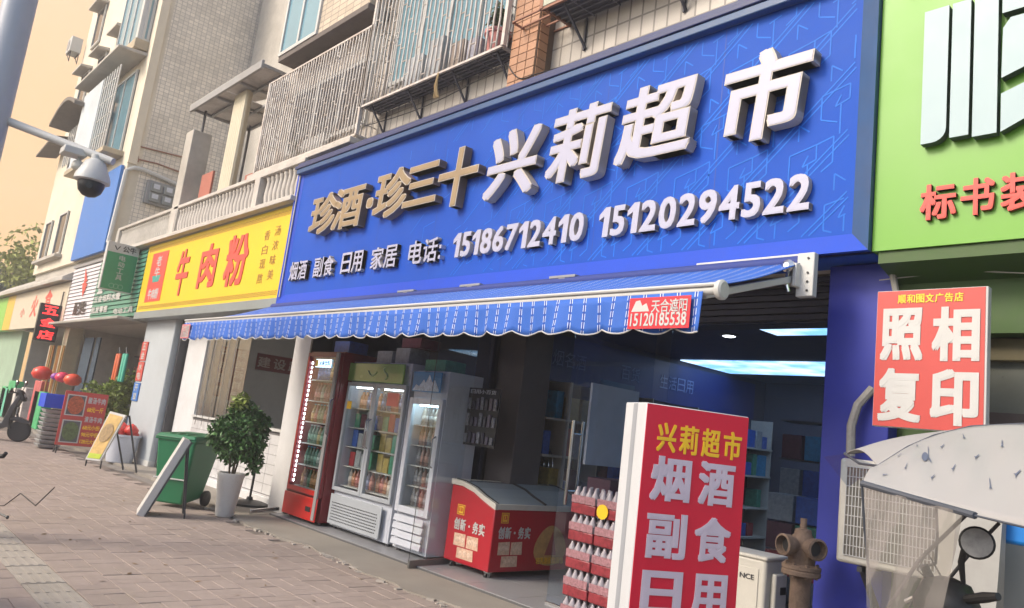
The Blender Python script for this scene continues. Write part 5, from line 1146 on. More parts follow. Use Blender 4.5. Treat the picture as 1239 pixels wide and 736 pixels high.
# ================================================================== CREAM APARTMENT BUILDING at the left
ab = thing('apartment_building', 'tall cream apartment building with tiled side wall, hooded windows and a blue glass bay', 'building', (-25, 8, 0))
MB().box(-29.4, -20.6, 4.9, 5.2, 4.70, 19).build('front_wall', M_creamw, ab, smooth=False)
MB().box(-20.9, -20.6, 5.2, 12.5, 2.95, 19).build('side_wall', M_tilec, ab, smooth=False)
MB().box(-20.66, -20.55, 4.88, 5.1, 7.0, 19).build('corner_trim', mat('pale_trim', (.68, .60, .46), .7, var=.05), ab, bevel=.01)
b = MB(); b.box(-29.4, -29.1, 5.2, 12.5, 2.95, 19); b.box(-29.1, -20.9, 12.2, 12.5, 2.95, 19); b.box(-29.4, -20.6, 4.9, 12.5, 19, 19.3); b.build('rear_structure', M_creamw, ab, smooth=False)
MB().box(-29.4, -20.6, 5.0, 5.3, 2.9, 4.7).build('lower_wall', M_greyw, ab, smooth=False)
def hood(x0, x1, z, d=.45): MB().hexa([(x0, 4.9-d, z-.03), (x1, 4.9-d, z-.03), (x1, 4.9, z), (x0, 4.9, z), (x0, 4.9-d, z+.04), (x1, 4.9-d, z+.04), (x1, 4.9, z+.10), (x0, 4.9, z+.10)]).build('window_hood', M_greyw, ab, bevel=.01)
M_dpane = mat('dark_pane', (.03, .035, .04), .1)
def fwindow(x0, x1, z0, z1, n=2, m=None, hd=True, d=.35):
    MB().box(x0, x1, 4.885, 4.90, z0, z1).build('window_reveal', M_black, ab, smooth=False)
    window(x0, x1, 4.88, z0, z1, ab, n, m or M_dpane)
    if hd: hood(x0-.08, x1+.08, z1+.02, d)
# glass bay
MB().box(-23.5, -21.0, 4.55, 4.9, 10.15, 10.42).build('bay_sill', mat('beige_sill', (.42, .35, .24), .7, var=.1, dirt=.3), ab, bevel=.015)
MB().box(-23.3, -21.1, 4.66, 4.9, 10.42, 13.4).build('bay_core', M_whitew, ab, smooth=False)
window(-23.3, -21.25, 4.655, 10.42, 13.3, ab, 3); MB().box(-21.25, -21.08, 4.60, 4.9, 10.42, 13.4).build('bay_corner_post', M_white, ab, bevel=.01)
window(4.70, 4.88, -21.09, 10.42, 13.3, ab, 1, face=FX)
MB().box(-23.6, -20.95, 4.5, 4.9, 13.4, 13.6).build('bay_roof', M_greyw, ab, bevel=.01)
fwindow(-24.55, -23.65, 10.2, 11.65, 1); fwindow(-26.5, -25.6, 10.1, 11.55, 1); fwindow(-28.5, -27.5, 9.9, 11.5, 1); fwindow(-28.2, -27.2, 12.4, 13.75, 1); fwindow(-26.4, -25.0, 13.9, 15.2, 2); fwindow(-23.2, -21.2, 14.6, 16.2, 3)
# barred windows lower down
hood(-25.4, -21.0, 10.02, .7); fwindow(-25.2, -21.4, 7.45, 9.75, 4, M_glassb, False)
MB().box(-25.3, -21.2, 4.4, 4.9, 7.28, 7.42).build('window_sill', mat('beige_sill', (.4, .3, .2)), ab, bevel=.015)
MB().box(-24.9, -22.9, 4.42, 4.46, 7.42, 9.7).build('blue_white_screen', mat('pale_blue_sheet', (.50, .56, .60), .6, var=.08, dirt=.2), ab, smooth=False)
for i in range(7): x = -22.8+i*.24; MB().tube([(x, 4.44, 7.42), (x, 4.44, 9.7)], .02, 6).build('window_bar', M_white, ab)
for z in (7.9, 8.4, 8.9, 9.4): MB().tube([(-22.8, 4.44, z), (-21.3, 4.44, z)], .016, 5).build('cross_bar', M_white, ab)
q = MB(); arc = [(-27.9+3.2*k/8, 9.45+.42*math.sin(PI*k/8)) for k in range(9)]; q.prism(arc+[(x, z-.12) for x, z in reversed(arc)], -.02, .75, FY(4.9)); q.build('arched_hood', mat('dark_hood', (.16, .14, .12), .8, var=.2), ab, bevel=.01)
fwindow(-27.6, -26.2, 8.0, 9.3, 2, None, False)
for i in range(6): x = -27.5+i*.26; MB().tube([(x, 4.7, 8.05), (x, 4.7, 9.3)], .018, 6).build('window_bar', M_white, ab)
for z in (8.4, 8.8): MB().tube([(-27.5, 4.7, z), (-26.2, 4.7, z)], .014, 5).build('cross_bar', M_white, ab)
MB().hexa([(-30.0, 4.3, 8.75), (-27.8, 4.3, 9.0), (-27.8, 4.9, 9.15), (-30.0, 4.9, 8.9), (-30.0, 4.3, 8.82), (-27.8, 4.3, 9.07), (-27.8, 4.9, 9.22), (-30.0, 4.9, 8.97)]).build('window_hood', mat('dark_hood', (.16, .14, .12)), ab)
fwindow(-28.75, -27.9, 5.1, 6.4, 1, None, False); fwindow(-26.9, -25.9, 5.1, 6.45, 1, None, False)
MB().box(-28.9, -25.7, 4.7, 4.9, 4.98, 5.08).build('window_sill', M_greyw, ab, bevel=.01)
ac = thing('air_conditioner', 'small outdoor unit on a wire bracket at the far left corner of the cream building', 'air conditioner', (-29.8, 4.6, 12.5))
MB().box(-30.0, -29.4, 4.45, 4.8, 12.6, 13.15).build('casing', M_white, ac, bevel=.02); MB().lathe([(.2, 0), (.2, .01)], (-29.75, 4.448, 12.87), 16, ax=(0, -1, 0)).build('fan_grille', M_grey, ac)
b = MB(); [b.tube([(-30.0, y, 12.58), (-29.4, y, 12.58), (-29.4, y, 12.2), (-29.9, y, 12.58)], .015, 5) for y in (4.5, 4.75)]; b.build('bracket', M_dark, ac)
o = MB().box(-24.0, -20.75, 4.80, 4.88, 4.70, 6.95).build('blue_board', M_board, bevel=.01); tag(o, 'large plain blue board above the hardware shop sign', 'board')
o = MB().box(-24.0, -23.96, 4.6, 4.88, 4.7, 5.0).build('roof_bracket', M_dark) if False else None
# white pipe frame, meter boxes, rods on the tiled side wall
XS = -20.59
def px(pts, r, nm, lab, cat, m):
    o = MB().tube([atx(a_, c_, XS+r) for a_, c_ in pts], r, 8).build(nm, m); tag(o, lab, cat); return o
px([(131, 294), (153, 206), (163, 203), (175, 206), (218, 225)], .055, 'white_pipe', 'white pipe bent along the tiled side wall beside the blue board', 'pipe', M_white)
px([(131, 215), (166, 177), (240, 196)], .02, 'rusty_rod', 'thin rusty rod running along the tiled side wall, the upper one', 'rod', M_rust) if False else None
px([(167, 196), (168, 177), (228, 192)], .02, 'rusty_rod', 'upper thin rusty rod on the tiled side wall', 'rod', M_rust)
px([(158, 191), (190, 198), (222, 210)], .02, 'rusty_rod', 'lower thin rusty rod on the tiled side wall', 'rod', M_rust)
e0_, e1_ = atx(178, 218, XS), atx(214, 225, XS); zt = e0_.z; zb_ = atx(175, 246, XS).z
mbx = thing('meter_cabinet', 'grey open meter cabinet on the tiled side wall above the shaded balustrade', 'meter cabinet', (XS, e0_.y, zb_))
MB().box(XS-.01, XS+.12, e0_.y, e1_.y, zb_, zt).build('casing', M_grey, mbx, bevel=.01)
for i in range(2):
    for j in range(2):
        ya = e0_.y+.08+(e1_.y-e0_.y-.1)*i/2; za = zb_+.06+(zt-zb_-.08)*j/2; m_ = MB().box(XS+.12, XS+.18, ya, ya+(e1_.y-e0_.y)*.36, za, za+(zt-zb_)*.36).build('meter', mat('meter_grey', (.22, .24, .24), .4), mbx, bevel=.01)
        MB().box(XS+.18, XS+.19, ya+.06, ya+.06+(e1_.y-e0_.y)*.2, za+.08, za+.2).build('dial', M_fridge, m_)

# ================================================================== POLE WITH SURVEILLANCE CAMERA
pcx, pcy = -8.68, .82
po = thing('camera_pole', 'thick pale lamp pole at the left edge carrying a camera arm', 'pole', (pcx, pcy, 0))
MB().tube([(pcx, pcy, -.03), (pcx, pcy, 3.0), (pcx+.02, pcy, 9)], [.17, .155, .12], 20).build('shaft', mat('pole_paint', (.36, .39, .44), .35, var=.05), po)
MB().lathe([(.26, 0), (.26, .03), (.2, .04)], (pcx, pcy, -.01), 20).build('base', M_conc, po)
ae = Vector((-7.06, 1.50, 3.36)); a0_ = Vector((pcx, pcy+.1, 3.90))
a0_ = Vector((pcx, pcy+.08, 3.87)); ae = at(137, 196, 1.75)
MB().tube([a0_, ae], [.042, .036], 12).build('arm', M_white, po); ad = (ae-a0_)
mdp = a0_+ad*.66; MB().box(mdp.x-.10, mdp.x+.10, mdp.y-.10, mdp.y+.10, mdp.z-.09, mdp.z-.02).build('arm_clamp', M_white, po, bevel=.01)
dc = a0_+ad*.86+Vector((0, 0, -.10)); R_ = .155
dm = thing('surveillance_camera', 'white dome camera with black lens housing hanging from the pole arm', 'camera', tuple(dc))
MB().lathe([(.05, .10), (.05, .06), (.09, .03), (R_, -.12), (R_*1.02, -.16), (R_*.9, -.17)], dc, 20).build('housing', M_white, dm)
MB().lathe([(.115, -.16), (.118, -.20), (.10, -.26), (.06, -.30), (.01, -.315)], dc, 20).build('lens_dome', M_black, dm, ang=80)
MB().lathe([(.035, 0), (.03, .02)], dc+Vector((.09, -.03, -.22)), 12, ax=(.9, -.3, -.1)).build('lens', mat('lens_glass', (.03, .04, .05), .05), dm)
sp = a0_+ad*.72+Vector((-.02, 0, -.16)); o = MB().lathe([(.01, -.05), (.05, -.03), (.055, .0), (.04, .04), (.015, .06), (.015, .12)], sp, 12).build('lamp_bulb', M_beige, ang=80); tag(o, 'small beige round sensor hanging from the pole arm beside the dome camera', 'sensor')

# ================================================================== SMALL RED SIGN, GREEN SHOP FRONT, BLUE COLUMN
rs0, rs1 = at(1062, 353, 4.78), at(1196, 350, 4.78); rb0 = at(1052, 515, 4.78)
MBm = thing('hanging_sign', 'small red photo shop sign with four big white characters beside the blue column', 'hanging sign', (rs0.x+.3, 4.8, rb0.z))
MB().box(rs0.x, rs1.x, 4.78, 4.84, rb0.z, rs0.z).build('sign_box', M_white, MBm, bevel=.004); Fr_ = FY(4.779); W_ = rs1.x-rs0.x; H_ = rs0.z-rb0.z
q = MB(); q.prism([(rs0.x+.004, rb0.z+.004), (rs1.x-.012, rb0.z+.004), (rs1.x-.012, rs0.z-.004), (rs0.x+.004, rs0.z-.004)], .0, .002, Fr_); rf = q.build('red_face', M_redl, MBm, smooth=False)
text_row('顺和图文广告店', Fr_, rs0.x+W_*.2, rs0.x+W_*.8, rs0.z-H_*.10, rs0.z-H_*.035, M_yell, rf, off=.03, w0=.003, depth=.003, gap=.1)
for i, s_ in enumerate(('照相', '复印')):
    z1 = rs0.z-H_*(.135+.44*i); z0 = z1-H_*.385
    text(s_[0], Fr_, rs0.x+W_*.05, rs0.x+W_*.45, z0, z1, M_white, rf, off=.045, w0=.003, depth=.004); text(s_[1], Fr_, rs0.x+W_*.53, rs0.x+W_*.94, z0, z1, M_white, rf, off=.045, w0=.003, depth=.004)
b = MB(); b.tube([(rs0.x+.1, 4.84, rb0.z+.2), (rs0.x+.1, 5.2, rb0.z+.2)], .012, 6); b.tube([(rs0.x+.1, 4.84, rs0.z-.1), (rs0.x+.1, 5.2, rs0.z-.1)], .012, 6); b.build('wall_bracket', M_dark, MBm)
bc = thing('blue_column', 'dark blue wall column between the supermarket and the green shop', 'column', (-2.3, 5.3, 0))
MB().box(-2.46, -2.02, 5.16, 5.6, -.02, 2.93).build('shaft', M_bluecol, bc, bevel=.006)
gf = thing('photo_shop_front', 'shaded green and grey shop front under the lime green sign', 'shop front', (0, 6, 0))
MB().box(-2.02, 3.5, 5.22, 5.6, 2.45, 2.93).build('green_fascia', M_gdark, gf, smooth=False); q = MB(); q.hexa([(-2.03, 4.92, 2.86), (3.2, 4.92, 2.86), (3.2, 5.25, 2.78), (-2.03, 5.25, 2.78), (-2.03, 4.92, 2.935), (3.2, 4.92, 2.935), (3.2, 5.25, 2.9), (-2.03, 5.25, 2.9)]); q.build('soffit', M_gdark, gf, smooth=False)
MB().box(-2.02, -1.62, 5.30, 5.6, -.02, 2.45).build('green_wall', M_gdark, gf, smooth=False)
b = MB(); b.box(-1.6, 3.5, 5.34, 5.5, 2.30, 2.44); b.build('wooden_beam', mat('beam_brown', (.12, .10, .05), .7, var=.2), gf, bevel=.006)
MB().box(-1.62, 3.5, 5.40, 5.5, 1.98, 2.30).build('glass_transom', mat('transom', (.14, .145, .12), .3, var=.1), gf, smooth=False)
MB().box(-1.62, 3.5, 5.34, 5.5, 1.86, 1.98).build('dark_beam', mat('beam_dark', (.06, .045, .04), .6, var=.3), gf)
MB().box(-1.62, 3.5, 5.42, 5.5, 0, 1.86).build('grey_door', mat('door_grey', (.27, .29, .28), .3, var=.06, vscale=2), gf, smooth=False)
cb = MB(); cb.tube([at(1078, 322, 5.1), at(1084, 352, 5.08), at(1076, 420, 5.1)], .022, 8); o = cb.build('conduit', mat('conduit_grey', (.22, .21, .19), .6, dirt=.3)); tag(o, 'grey conduit running down behind the small red sign from the lime sign', 'conduit')
cb = MB(); cb.tube([at(1056, 470, 5.12), at(1038, 490, 5.08), at(1030, 515, 5.06), at(1029, 552, 5.06)], .028, 8); o = cb.build('insulated_pipe', mat('wrap_grey', (.30, .29, .27), .7, var=.2, vscale=30)); tag(o, 'taped grey air conditioner pipe curving down the blue column', 'pipe')
cb = MB(); cb.tube([(-2.1, 5.12, 2.80), (-1.6, 5.12, 2.83), (-1.2, 5.12, 2.78), (-1.0, 5.12, 2.7)], .004, 5); o = cb.build('thin_wire', M_greyw); tag(o, 'thin pale wire sagging under the lime green sign', 'wire')

# ================================================================== AIR CONDITIONERS AND FIRE HYDRANT
def grille(b, x0, x1, z0, z1, y, nv, nh):
    for i in range(nv+1): x = x0+(x1-x0)*i/nv; b.box(x-.0025, x+.0025, y-.004, y, z0, z1)
    for i in range(nh+1): z = z0+(z1-z0)*i/nh; b.box(x0, x1, y-.007, y-.004, z-.0025, z+.0025)
a1_ = thing('air_conditioner', 'cream outdoor unit standing on the ground behind the red light box', 'air conditioner', (-3.15, 5.25, 0))
MB().box(-3.56, -2.78, 5.12, 5.42, .16, .85).build('casing', M_beige, a1_, bevel=.025, seg=3)
MB().box(-3.57, -2.77, 5.11, 5.43, .84, .87).build('lid', M_beige, a1_, bevel=.012)
b = MB(); grille(b, -3.5, -3.05, .22, .78, 5.12, 14, 10); b.build('grille', M_grey, a1_)
MB().box(-3.0, -2.83, 5.112, 5.12, .22, .78).build('front_panel', M_beige, a1_, bevel=.004)
text('NCE', FY(5.111), -2.97, -2.86, .70, .735, M_dark, a1_, off=.01)
vc = MB().box(-2.78, -2.74, 5.19, 5.36, .38, .76).build('valve_cover', M_beige, a1_, bevel=.015); MB().box(-2.741, -2.733, 5.26, 5.33, .62, .67).build('handle_recess', M_black, vc)
b = MB(); [b.box(x-.03, x+.03, 5.1, 5.44, .0, .16) for x in (-3.4, -2.95)]; b.build('foot', M_dark, a1_)
a2_ = thing('air_conditioner', 'outdoor unit with wire grille mounted on the blue column behind the scooter canopy', 'air conditioner', (-1.8, 4.9, 1))
L0 = at(1016, 560, 4.86); RX = -1.36; Z1_, Z0_ = 1.60, .97
MB().box(L0.x, RX, 4.86, 5.14, Z0_, Z1_).build('casing', M_beige, a2_, bevel=.02)
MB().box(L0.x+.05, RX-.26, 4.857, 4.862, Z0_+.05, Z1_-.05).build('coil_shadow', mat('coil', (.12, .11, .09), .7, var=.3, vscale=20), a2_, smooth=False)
b = MB(); grille(b, L0.x+.05, RX-.26, Z0_+.05, Z1_-.05, 4.857, 26, 9); b.build('grille', M_white, a2_)
b = MB(); b.bar((L0.x+.15, 4.86, Z0_-.02), (L0.x+.15, 5.18, Z0_-.02), .03); b.bar((L0.x+.15, 4.9, Z0_-.02), (L0.x+.15, 5.17, Z0_-.3), .03); b.bar((RX-.15, 4.86, Z0_-.02), (RX-.15, 5.4, Z0_-.02), .03); b.build('bracket', M_dark, a2_)
hx, hy = -2.40, 4.86; M_rustp = mat('rusty_hydrant', (.17, .12, .09), .8, metal=.2, var=.3, vscale=18, bump=.6, dirt=.5, dscale=8, dcol=(.10, .06, .045))
hyd = thing('fire_hydrant', 'old rusty fire hydrant with two open outlets in front of the blue column', 'hydrant', (hx, hy, 0))
MB().lathe([(.10, 0), (.10, .03), (.065, .05), (.062, .80), (.075, .84)], (hx, hy, 0), 20).build('standpipe', M_rustp, hyd)
MB().lathe([(.115, .84), (.12, .845), (.12, .865), (.115, .87), (.115, .875), (.12, .88), (.12, .90), (.08, .91)], (hx, hy, 0), 20).build('flange', M_rustp, hyd)
for k in range(8): t = k*PI/4; MB().lathe([(.012, .83), (.012, .915)], (hx+.10*math.cos(t), hy+.10*math.sin(t), 0), 6).build('bolt', M_rustp, hyd)
MB().lathe([(.08, .90), (.085, .96), (.08, 1.06), (.055, 1.09), (.05, 1.12), (.022, 1.13), (.02, 1.19)], (hx, hy, 0), 18).build('head', M_rustp, hyd)
for ax in (Vector((-.35, -.94, .0)), Vector((.88, -.48, .0))):
    c0_ = Vector((hx, hy, 1.02)); MB().lathe([(.05, .03), (.052, .10), (.065, .11), (.068, .16), (.055, .165), (.052, .12), (.03, .115)], c0_, 18, ax=ax).build('outlet', M_rustp, hyd)
    MB().lathe([(.045, .118), (.045, .122)], c0_, 14, ax=ax).build('outlet_opening', M_black, hyd)

# ================================================================== THINGS ON THE PAVEMENT
# green wheelie bin
bn = thing('wheelie_bin', 'green plastic wheelie bin standing by the noodle shop', 'bin', (-10.75, 4.0, 0)); M_bin = mat('bin_green', (.014, .155, .065), .4, var=.06, dirt=.2, dcol=(.05, .12, .06))
bc0 = Vector((-10.72, 4.02, 0)); Rb = Matrix.Translation(bc0) @ Matrix.Rotation(math.radians(38), 4, 'Z')
b = MB(Rb); b.hexa([(-.20, -.24, .04), (.20, -.24, .04), (.20, .22, .10), (-.20, .22, .10), (-.28, -.31, .88), (.28, -.31, .88), (.28, .38, .88), (-.28, .38, .88)]); b.build('body', M_bin, bn, bevel=.03, seg=3)
b = MB(Rb); b.box(-.30, .30, -.33, .40, .86, .90); b.build('rim', M_bin, bn, bevel=.012)
b = MB(Rb); b.hexa([(-.30, -.35, .895), (.30, -.35, .895), (.30, .43, .895), (-.30, .43, .895), (-.26, -.30, .945), (.26, -.30, .945), (.28, .40, .965), (-.28, .40, .965)]); b.build('lid', M_bin, bn, bevel=.015)
for s in (-.12, .0, .12): b = MB(Rb); b.box(s-.02, s+.02, -.28, .38, .945, .962); b.build('lid_rib', M_bin, bn, bevel=.008)
MB(Rb).box(-.24, .24, -.295, -.275, .36, .375).build('white_stripe', M_white, bn); MB(Rb).tube([(-.25, .44, .87), (.25, .44, .87)], .018, 8).build('handle', M_bin, bn)
for s in (-.23, .23): b = MB(Rb); b.lathe([(.09, -.03), (.105, -.02), (.105, .02), (.09, .03)], (s, .27, .105), 18, ax=(1, 0, 0)); w_ = b.build('wheel', M_black, bn); b = MB(Rb); b.lathe([(.045, -.032), (.045, .032)], (s, .27, .105), 12, ax=(1, 0, 0)); b.build('hub', M_dark, w_)
MB(Rb).tube([(-.23, .27, .105), (.23, .27, .105)], .014, 8).build('axle', M_dark, bn)
# edge-on A-frame board
af = thing('sandwich_board', 'narrow white A frame board seen edge on in front of the green bin', 'sandwich board', (-9.9, 3.5, 0)); fa = Vector((-9.74, 3.24, 0)); fb = Vector((-9.62, 3.72, 0)); tp_ = Vector((-9.66, 3.60, .93)); wv = Vector((-.40, .125, 0))
def slab(b, a_, c_, wv, th): n_ = (c_-a_).cross(wv).normalized()*th/2; b.hexa([a_-n_, a_+wv-n_, a_+wv+n_, a_+n_, c_-n_, c_+wv-n_, c_+wv+n_, c_+n_])
b = MB(); slab(b, fa, tp_, wv, .085); b.build('panel', M_white, af, bevel=.004)
for k in (0, 1): MB().bar(fa+wv*k+Vector((0.02, .05, 0)), tp_+wv*k+Vector((0.02, .05, -.02)), .02).build('frame_rail', M_dark, af)
for k in (.02, .98): MB().bar(fb+wv*k, tp_+wv*k+Vector((0, .02, -.05)), .018).build('leg', M_dark, af)
# shrub in a white ribbed pot
sh = thing('potted_tree', 'leafy green shrub in a tall white pot beside the bin', 'potted plant', (-9.88, 4.32, 0)); pc_ = (-9.88, 4.32, 0)
MB().lathe([(.105, 0), (.115, .02), (.165, .50), (.175, .52), (.175, .55), (.15, .55), (.145, .50)], pc_, 28).build('pot', mat('white_pot', (.66, .65, .62), .5, var=.04, bump=.8, bscale=35, dirt=.1), sh)
MB().lathe([(.145, .50), (.14, .51)], pc_, 16).build('soil', M_bark, sh)
for k in range(5): t = k*1.25; MB().tube([(pc_[0]+.03*math.cos(t), pc_[1]+.03*math.sin(t), .5), (pc_[0]+.07*math.cos(t), pc_[1]+.07*math.sin(t), .8), (pc_[0]+.18*math.cos(t), pc_[1]+.18*math.sin(t), 1.15)], [.014, .011, .005], 6).build('stem', M_bark, sh)
leaves((-9.85, 4.34, 1.04), (.38, .38, .48), 5600, .08, M_leaf, 'foliage', sh, 3, blobs=16)
leaves((-9.9, 4.3, 1.42), (.16, .16, .14), 260, .08, M_leafy, 'young_foliage', sh, 4)
leaves((-9.62, 4.5, .72), (.10, .10, .18), 200, .07, M_leaf, 'drooping_foliage', sh, 5)
rr = random.Random(77); q = MB()
for i in range(60):
    x = rr.uniform(-12, -5); y = rr.uniform(1.9, 4.3); a = rr.uniform(0, 6); L = rr.uniform(.012, .035); d = Vector((math.cos(a), math.sin(a), 0))*L; n_ = Vector((-d.y, d.x, 0))*.5; z = .004
    q.add([Vector((x, y, z))-d, Vector((x, y, z+.004))+n_, Vector((x, y, z+.006))+d, Vector((x, y, z))-n_], [(0, 3, 2, 1)])
o = q.build('fallen_leaves', mat('dry_leaf', (.16, .10, .05), .9, rnd=.5), smooth=False, kind='stuff')
# umbrella base behind
ub = thing('umbrella_stand', 'round black umbrella base with a thin dark pole behind the shrub', 'umbrella base', (-10.95, 4.95, .014)); uc = atz(307, 592, .03)
uc = Vector((-10.85, 5.08, .014)); MB().lathe([(.27, 0), (.27, .03), (.18, .06), (.05, .08), (.04, .12)], uc, 24).build('base', M_black, ub); MB().tube([uc, uc+Vector((0, .02, 1.25))], .018, 8).build('pole', M_black, ub)
o = MB(); e_ = atz(312, 626, .014); o.bar((-9.98, 4.72, .05), (-10.05, 5.15, .09), .035, .05); o.bar((-9.98, 4.72, .014), (-9.98, 4.72, .08), .03); o = o.build('metal_stub', M_steel, bevel=.004); tag(o, 'short steel rail stub at the foot of the white pillar', 'rail')
# red menu board
def leaning(corners, th, m): 
    a, b_, c, d = [Vector(v) for v in corners]; n_ = (b_-a).cross(d-a).normalized()*th; q = MB(); q.hexa([a, b_, c, d, a+n_, b_+n_, c+n_, d+n_]); return q
mb0 = Vector((-18.55, 3.98, .12)); mbU = Vector((.35, 1., 0)).normalized(); 
pBL, pBR, pTL = at(66, 538, 3.95), at(119, 541, 4.75), at(78, 472, 3.95)
W2_ = (Vector((pBR.x-pBL.x, .80, 0))); 
mn = thing('menu_board', 'red restaurant menu board with two dish photos and prices', 'menu board', tuple(pBL))
mO = Vector((pBL.x, 3.95, pBL.z)); mU = Vector((pBR.x-pBL.x, .8, 0)); mw = mU.length; mU.normalize(); mh = pTL.z-pBL.z; Fm = frame(mO, mU)
def fq(fr, u0, u1, v0, v1, w0, w1): q = MB(); q.prism([(u0, v0), (u1, v0), (u1, v1), (u0, v1)], w0, w1, fr); return q
mp_ = fq(Fm, 0, mw, 0, mh, -.03, 0).build('panel', M_redl, mn, bevel=.004); 
for i in range(2):
    fq(Fm, mw*.06, mw*.50, mh*(.05+.5*i), mh*(.47+.47*i), .001, .005).build('photo_border', M_white, mn, smooth=False)
    fq(Fm, mw*.09, mw*.47, mh*(.07+.5*i), mh*(.45+.47*i), .006, .009).build('photo_ground', mat('photo_grey', (.09, .09, .10), .5, var=.4, vscale=6), mn, smooth=False)
    q = MB(); q.prism([(mw*(.28+.19*math.cos(t)), mh*(.26+.49*i+.175*math.sin(t))) for t in np.linspace(0, 2*PI, 18)[:-1]], .0095, .012, Fm); q.build('dish_photo', mat('dish_%d' % i, ((.10, .14, .05), (.45, .10, .04))[i], .5, var=.6, vscale=25), mn, smooth=False)
text_row('酸汤牛肉', Fm, mw*.54, mw*.96, mh*.80, mh*.92, M_white, mn, off=.03, w0=.001); text('68元一斤', Fm, mw*.56, mw*.94, mh*.64, mh*.74, M_yell, mn, off=.03, w0=.001)
text_row('清汤牛肉', Fm, mw*.54, mw*.96, mh*.45, mh*.56, M_white, mn, off=.03, w0=.001)
for i, s_ in enumerate(('68元小份', '98元中份', '128元大份')): text(s_, Fm, mw*.54, mw*.94, mh*(.31-.13*i), mh*(.40-.13*i), M_yell, mn, off=.03, w0=.001)
for u in (.06, .94):
    for k in (0, 1): MB().bar(Fm(mw*u, 0, -.02), Fm(mw*u, -mO.z, -.02-.25*k), .025).build('leg', M_dark, mn)
pb = [at(105, 556, 4.0), at(123, 558, 4.15), at(154, 503, 4.35), at(135, 498, 4.2)]
dx_ = pb[0]; s2 = thing('food_board', 'small white edged noodle poster board leaning on a black stand', 'poster board', tuple(pb[0]))
q = MB(); q.hexa([pb[0], pb[1], pb[2], pb[3]]+[v+Vector((.015, -.03, .0)) for v in pb]); q.build('panel', M_white, s2)
def inq(u, v): a = pb[0].lerp(pb[1], u); b_ = pb[3].lerp(pb[2], u); return a.lerp(b_, v)+Vector((.016, -.033, 0))
def ink(u0, u1, v0, v1, m, nm, k=0.): q = MB(); o_ = Vector((.003, -.006, 0))*(k+1); q.add([inq(u0, v0)+o_, inq(u1, v0)+o_, inq(u1, v1)+o_, inq(u0, v1)+o_], [(0, 1, 2, 3)]); return q.build(nm, m, s2, smooth=False)
ink(.08, .92, .04, .14, mat('lime_print', (.4, .5, .03), .5, var=.2), 'green_print'); ink(.08, .92, .14, .96, mat('orange_print', (.55, .36, .12), .5, var=.3, vscale=9), 'picture_ground'); 
q = MB(); q.add([inq(.5+.36*math.cos(t), .58+.2*math.sin(t))+Vector((.008, -.016, 0)) for t in np.linspace(0, 2*PI, 18)[:-1]], [tuple(range(17))]); q.build('bowl_print', mat('bowl_print', (.30, .20, .09), .5, var=.6, vscale=22), s2, smooth=False)
for u in (0, 1): MB().bar(pb[3].lerp(pb[2], u)+Vector((-.05, .05, 0)), Vector((pb[3].lerp(pb[2], u).x+.15, pb[3].y+.35+.1*u, .0)), .025).build('leg', M_black, s2); MB().bar(pb[0].lerp(pb[1], u), Vector((pb[0].lerp(pb[1], u).x, pb[0].lerp(pb[1], u).y, 0)), .02).build('leg', M_black, s2)
# white bucket with red bag
bk_ = thing('bucket', 'large white plastic bucket holding a red bag beside the grey pillar', 'bucket', (-16.35, 4.85, 0)); MB().lathe([(.22, 0), (.24, .02), (.30, .50), (.32, .51), (.32, .55), (.29, .55), (.28, .4)], (-16.35, 4.85, 0), 22).build('tub', mat('bucket_white', (.55, .57, .62), .4, var=.04), bk_)
o = MB(); rr = random.Random(5)
for k in range(9): o.lathe([(.02, 0), (.12, .05), (.14, .12), (.07, .2), (.01, .24)], (-16.35+rr.uniform(-.16, .16), 4.85+rr.uniform(-.16, .16), .48+rr.uniform(-.05, .06)), 8)
o = o.build('red_bag', mat('red_plastic_bag', (.55, .04, .03), .35, var=.3, vscale=15), ang=80); tag(o, 'crumpled red plastic bag stuffed in the white bucket', 'bag')
# tree in pot behind menu
pt = thing('potted_tree', 'yellowish green bush behind the red menu board', 'potted plant', (-18.6, 5.1, 0)); MB().lathe([(.18, 0), (.24, .38), (.26, .4)], (-18.6, 5.1, 0), 18).build('pot', mat('clay_pot', (.25, .1, .06), .8), pt)
MB().tube([(-18.6, 5.1, .35), (-18.58, 5.1, 1.0), (-18.55, 5.12, 1.4)], [.03, .02, .01], 6).build('stem', M_bark, pt); leaves((-18.6, 5.12, 1.22), (.58, .60, .66), 3200, .11, M_leafy, 'foliage', pt, 12, blobs=11)
# blue crate on stacked trays, red inflatable caps
st = thing('tray_stack', 'stack of dull grey nested trays left of the menu board', 'tray stack', (-18.5, 4.0, 0)); 
for k in range(9): MB().hexa([(-18.7, 3.85, .02+.09*k), (-18.35, 3.85, .02+.09*k), (-18.35, 4.2, .02+.09*k), (-18.7, 4.2, .02+.09*k), (-18.74, 3.81, .09+.09*k), (-18.31, 3.81, .09+.09*k), (-18.31, 4.24, .09+.09*k), (-18.74, 4.24, .09+.09*k)]).build('tray', mat('tray_grey', (.34, .34, .33), .6, var=.2, rnd=.2), st, bevel=.01)
cr = thing('plastic_crate', 'bright blue plastic crate on the grey tray stack', 'crate', (-18.5, 4.0, .85)); mcr = mat('crate_blue', (.01, .07, .62), .4)
MB().box(-18.8, -18.25, 3.76, 4.32, .85, .88).build('bottom', mcr, cr)
for (x0, x1, y0, y1) in ((-18.8, -18.25, 3.76, 3.79), (-18.8, -18.25, 4.29, 4.32), (-18.8, -18.77, 3.79, 4.29), (-18.28, -18.25, 3.79, 4.29)): MB().box(x0, x1, y0, y1, .88, 1.13).build('side', mcr, cr, bevel=.005)
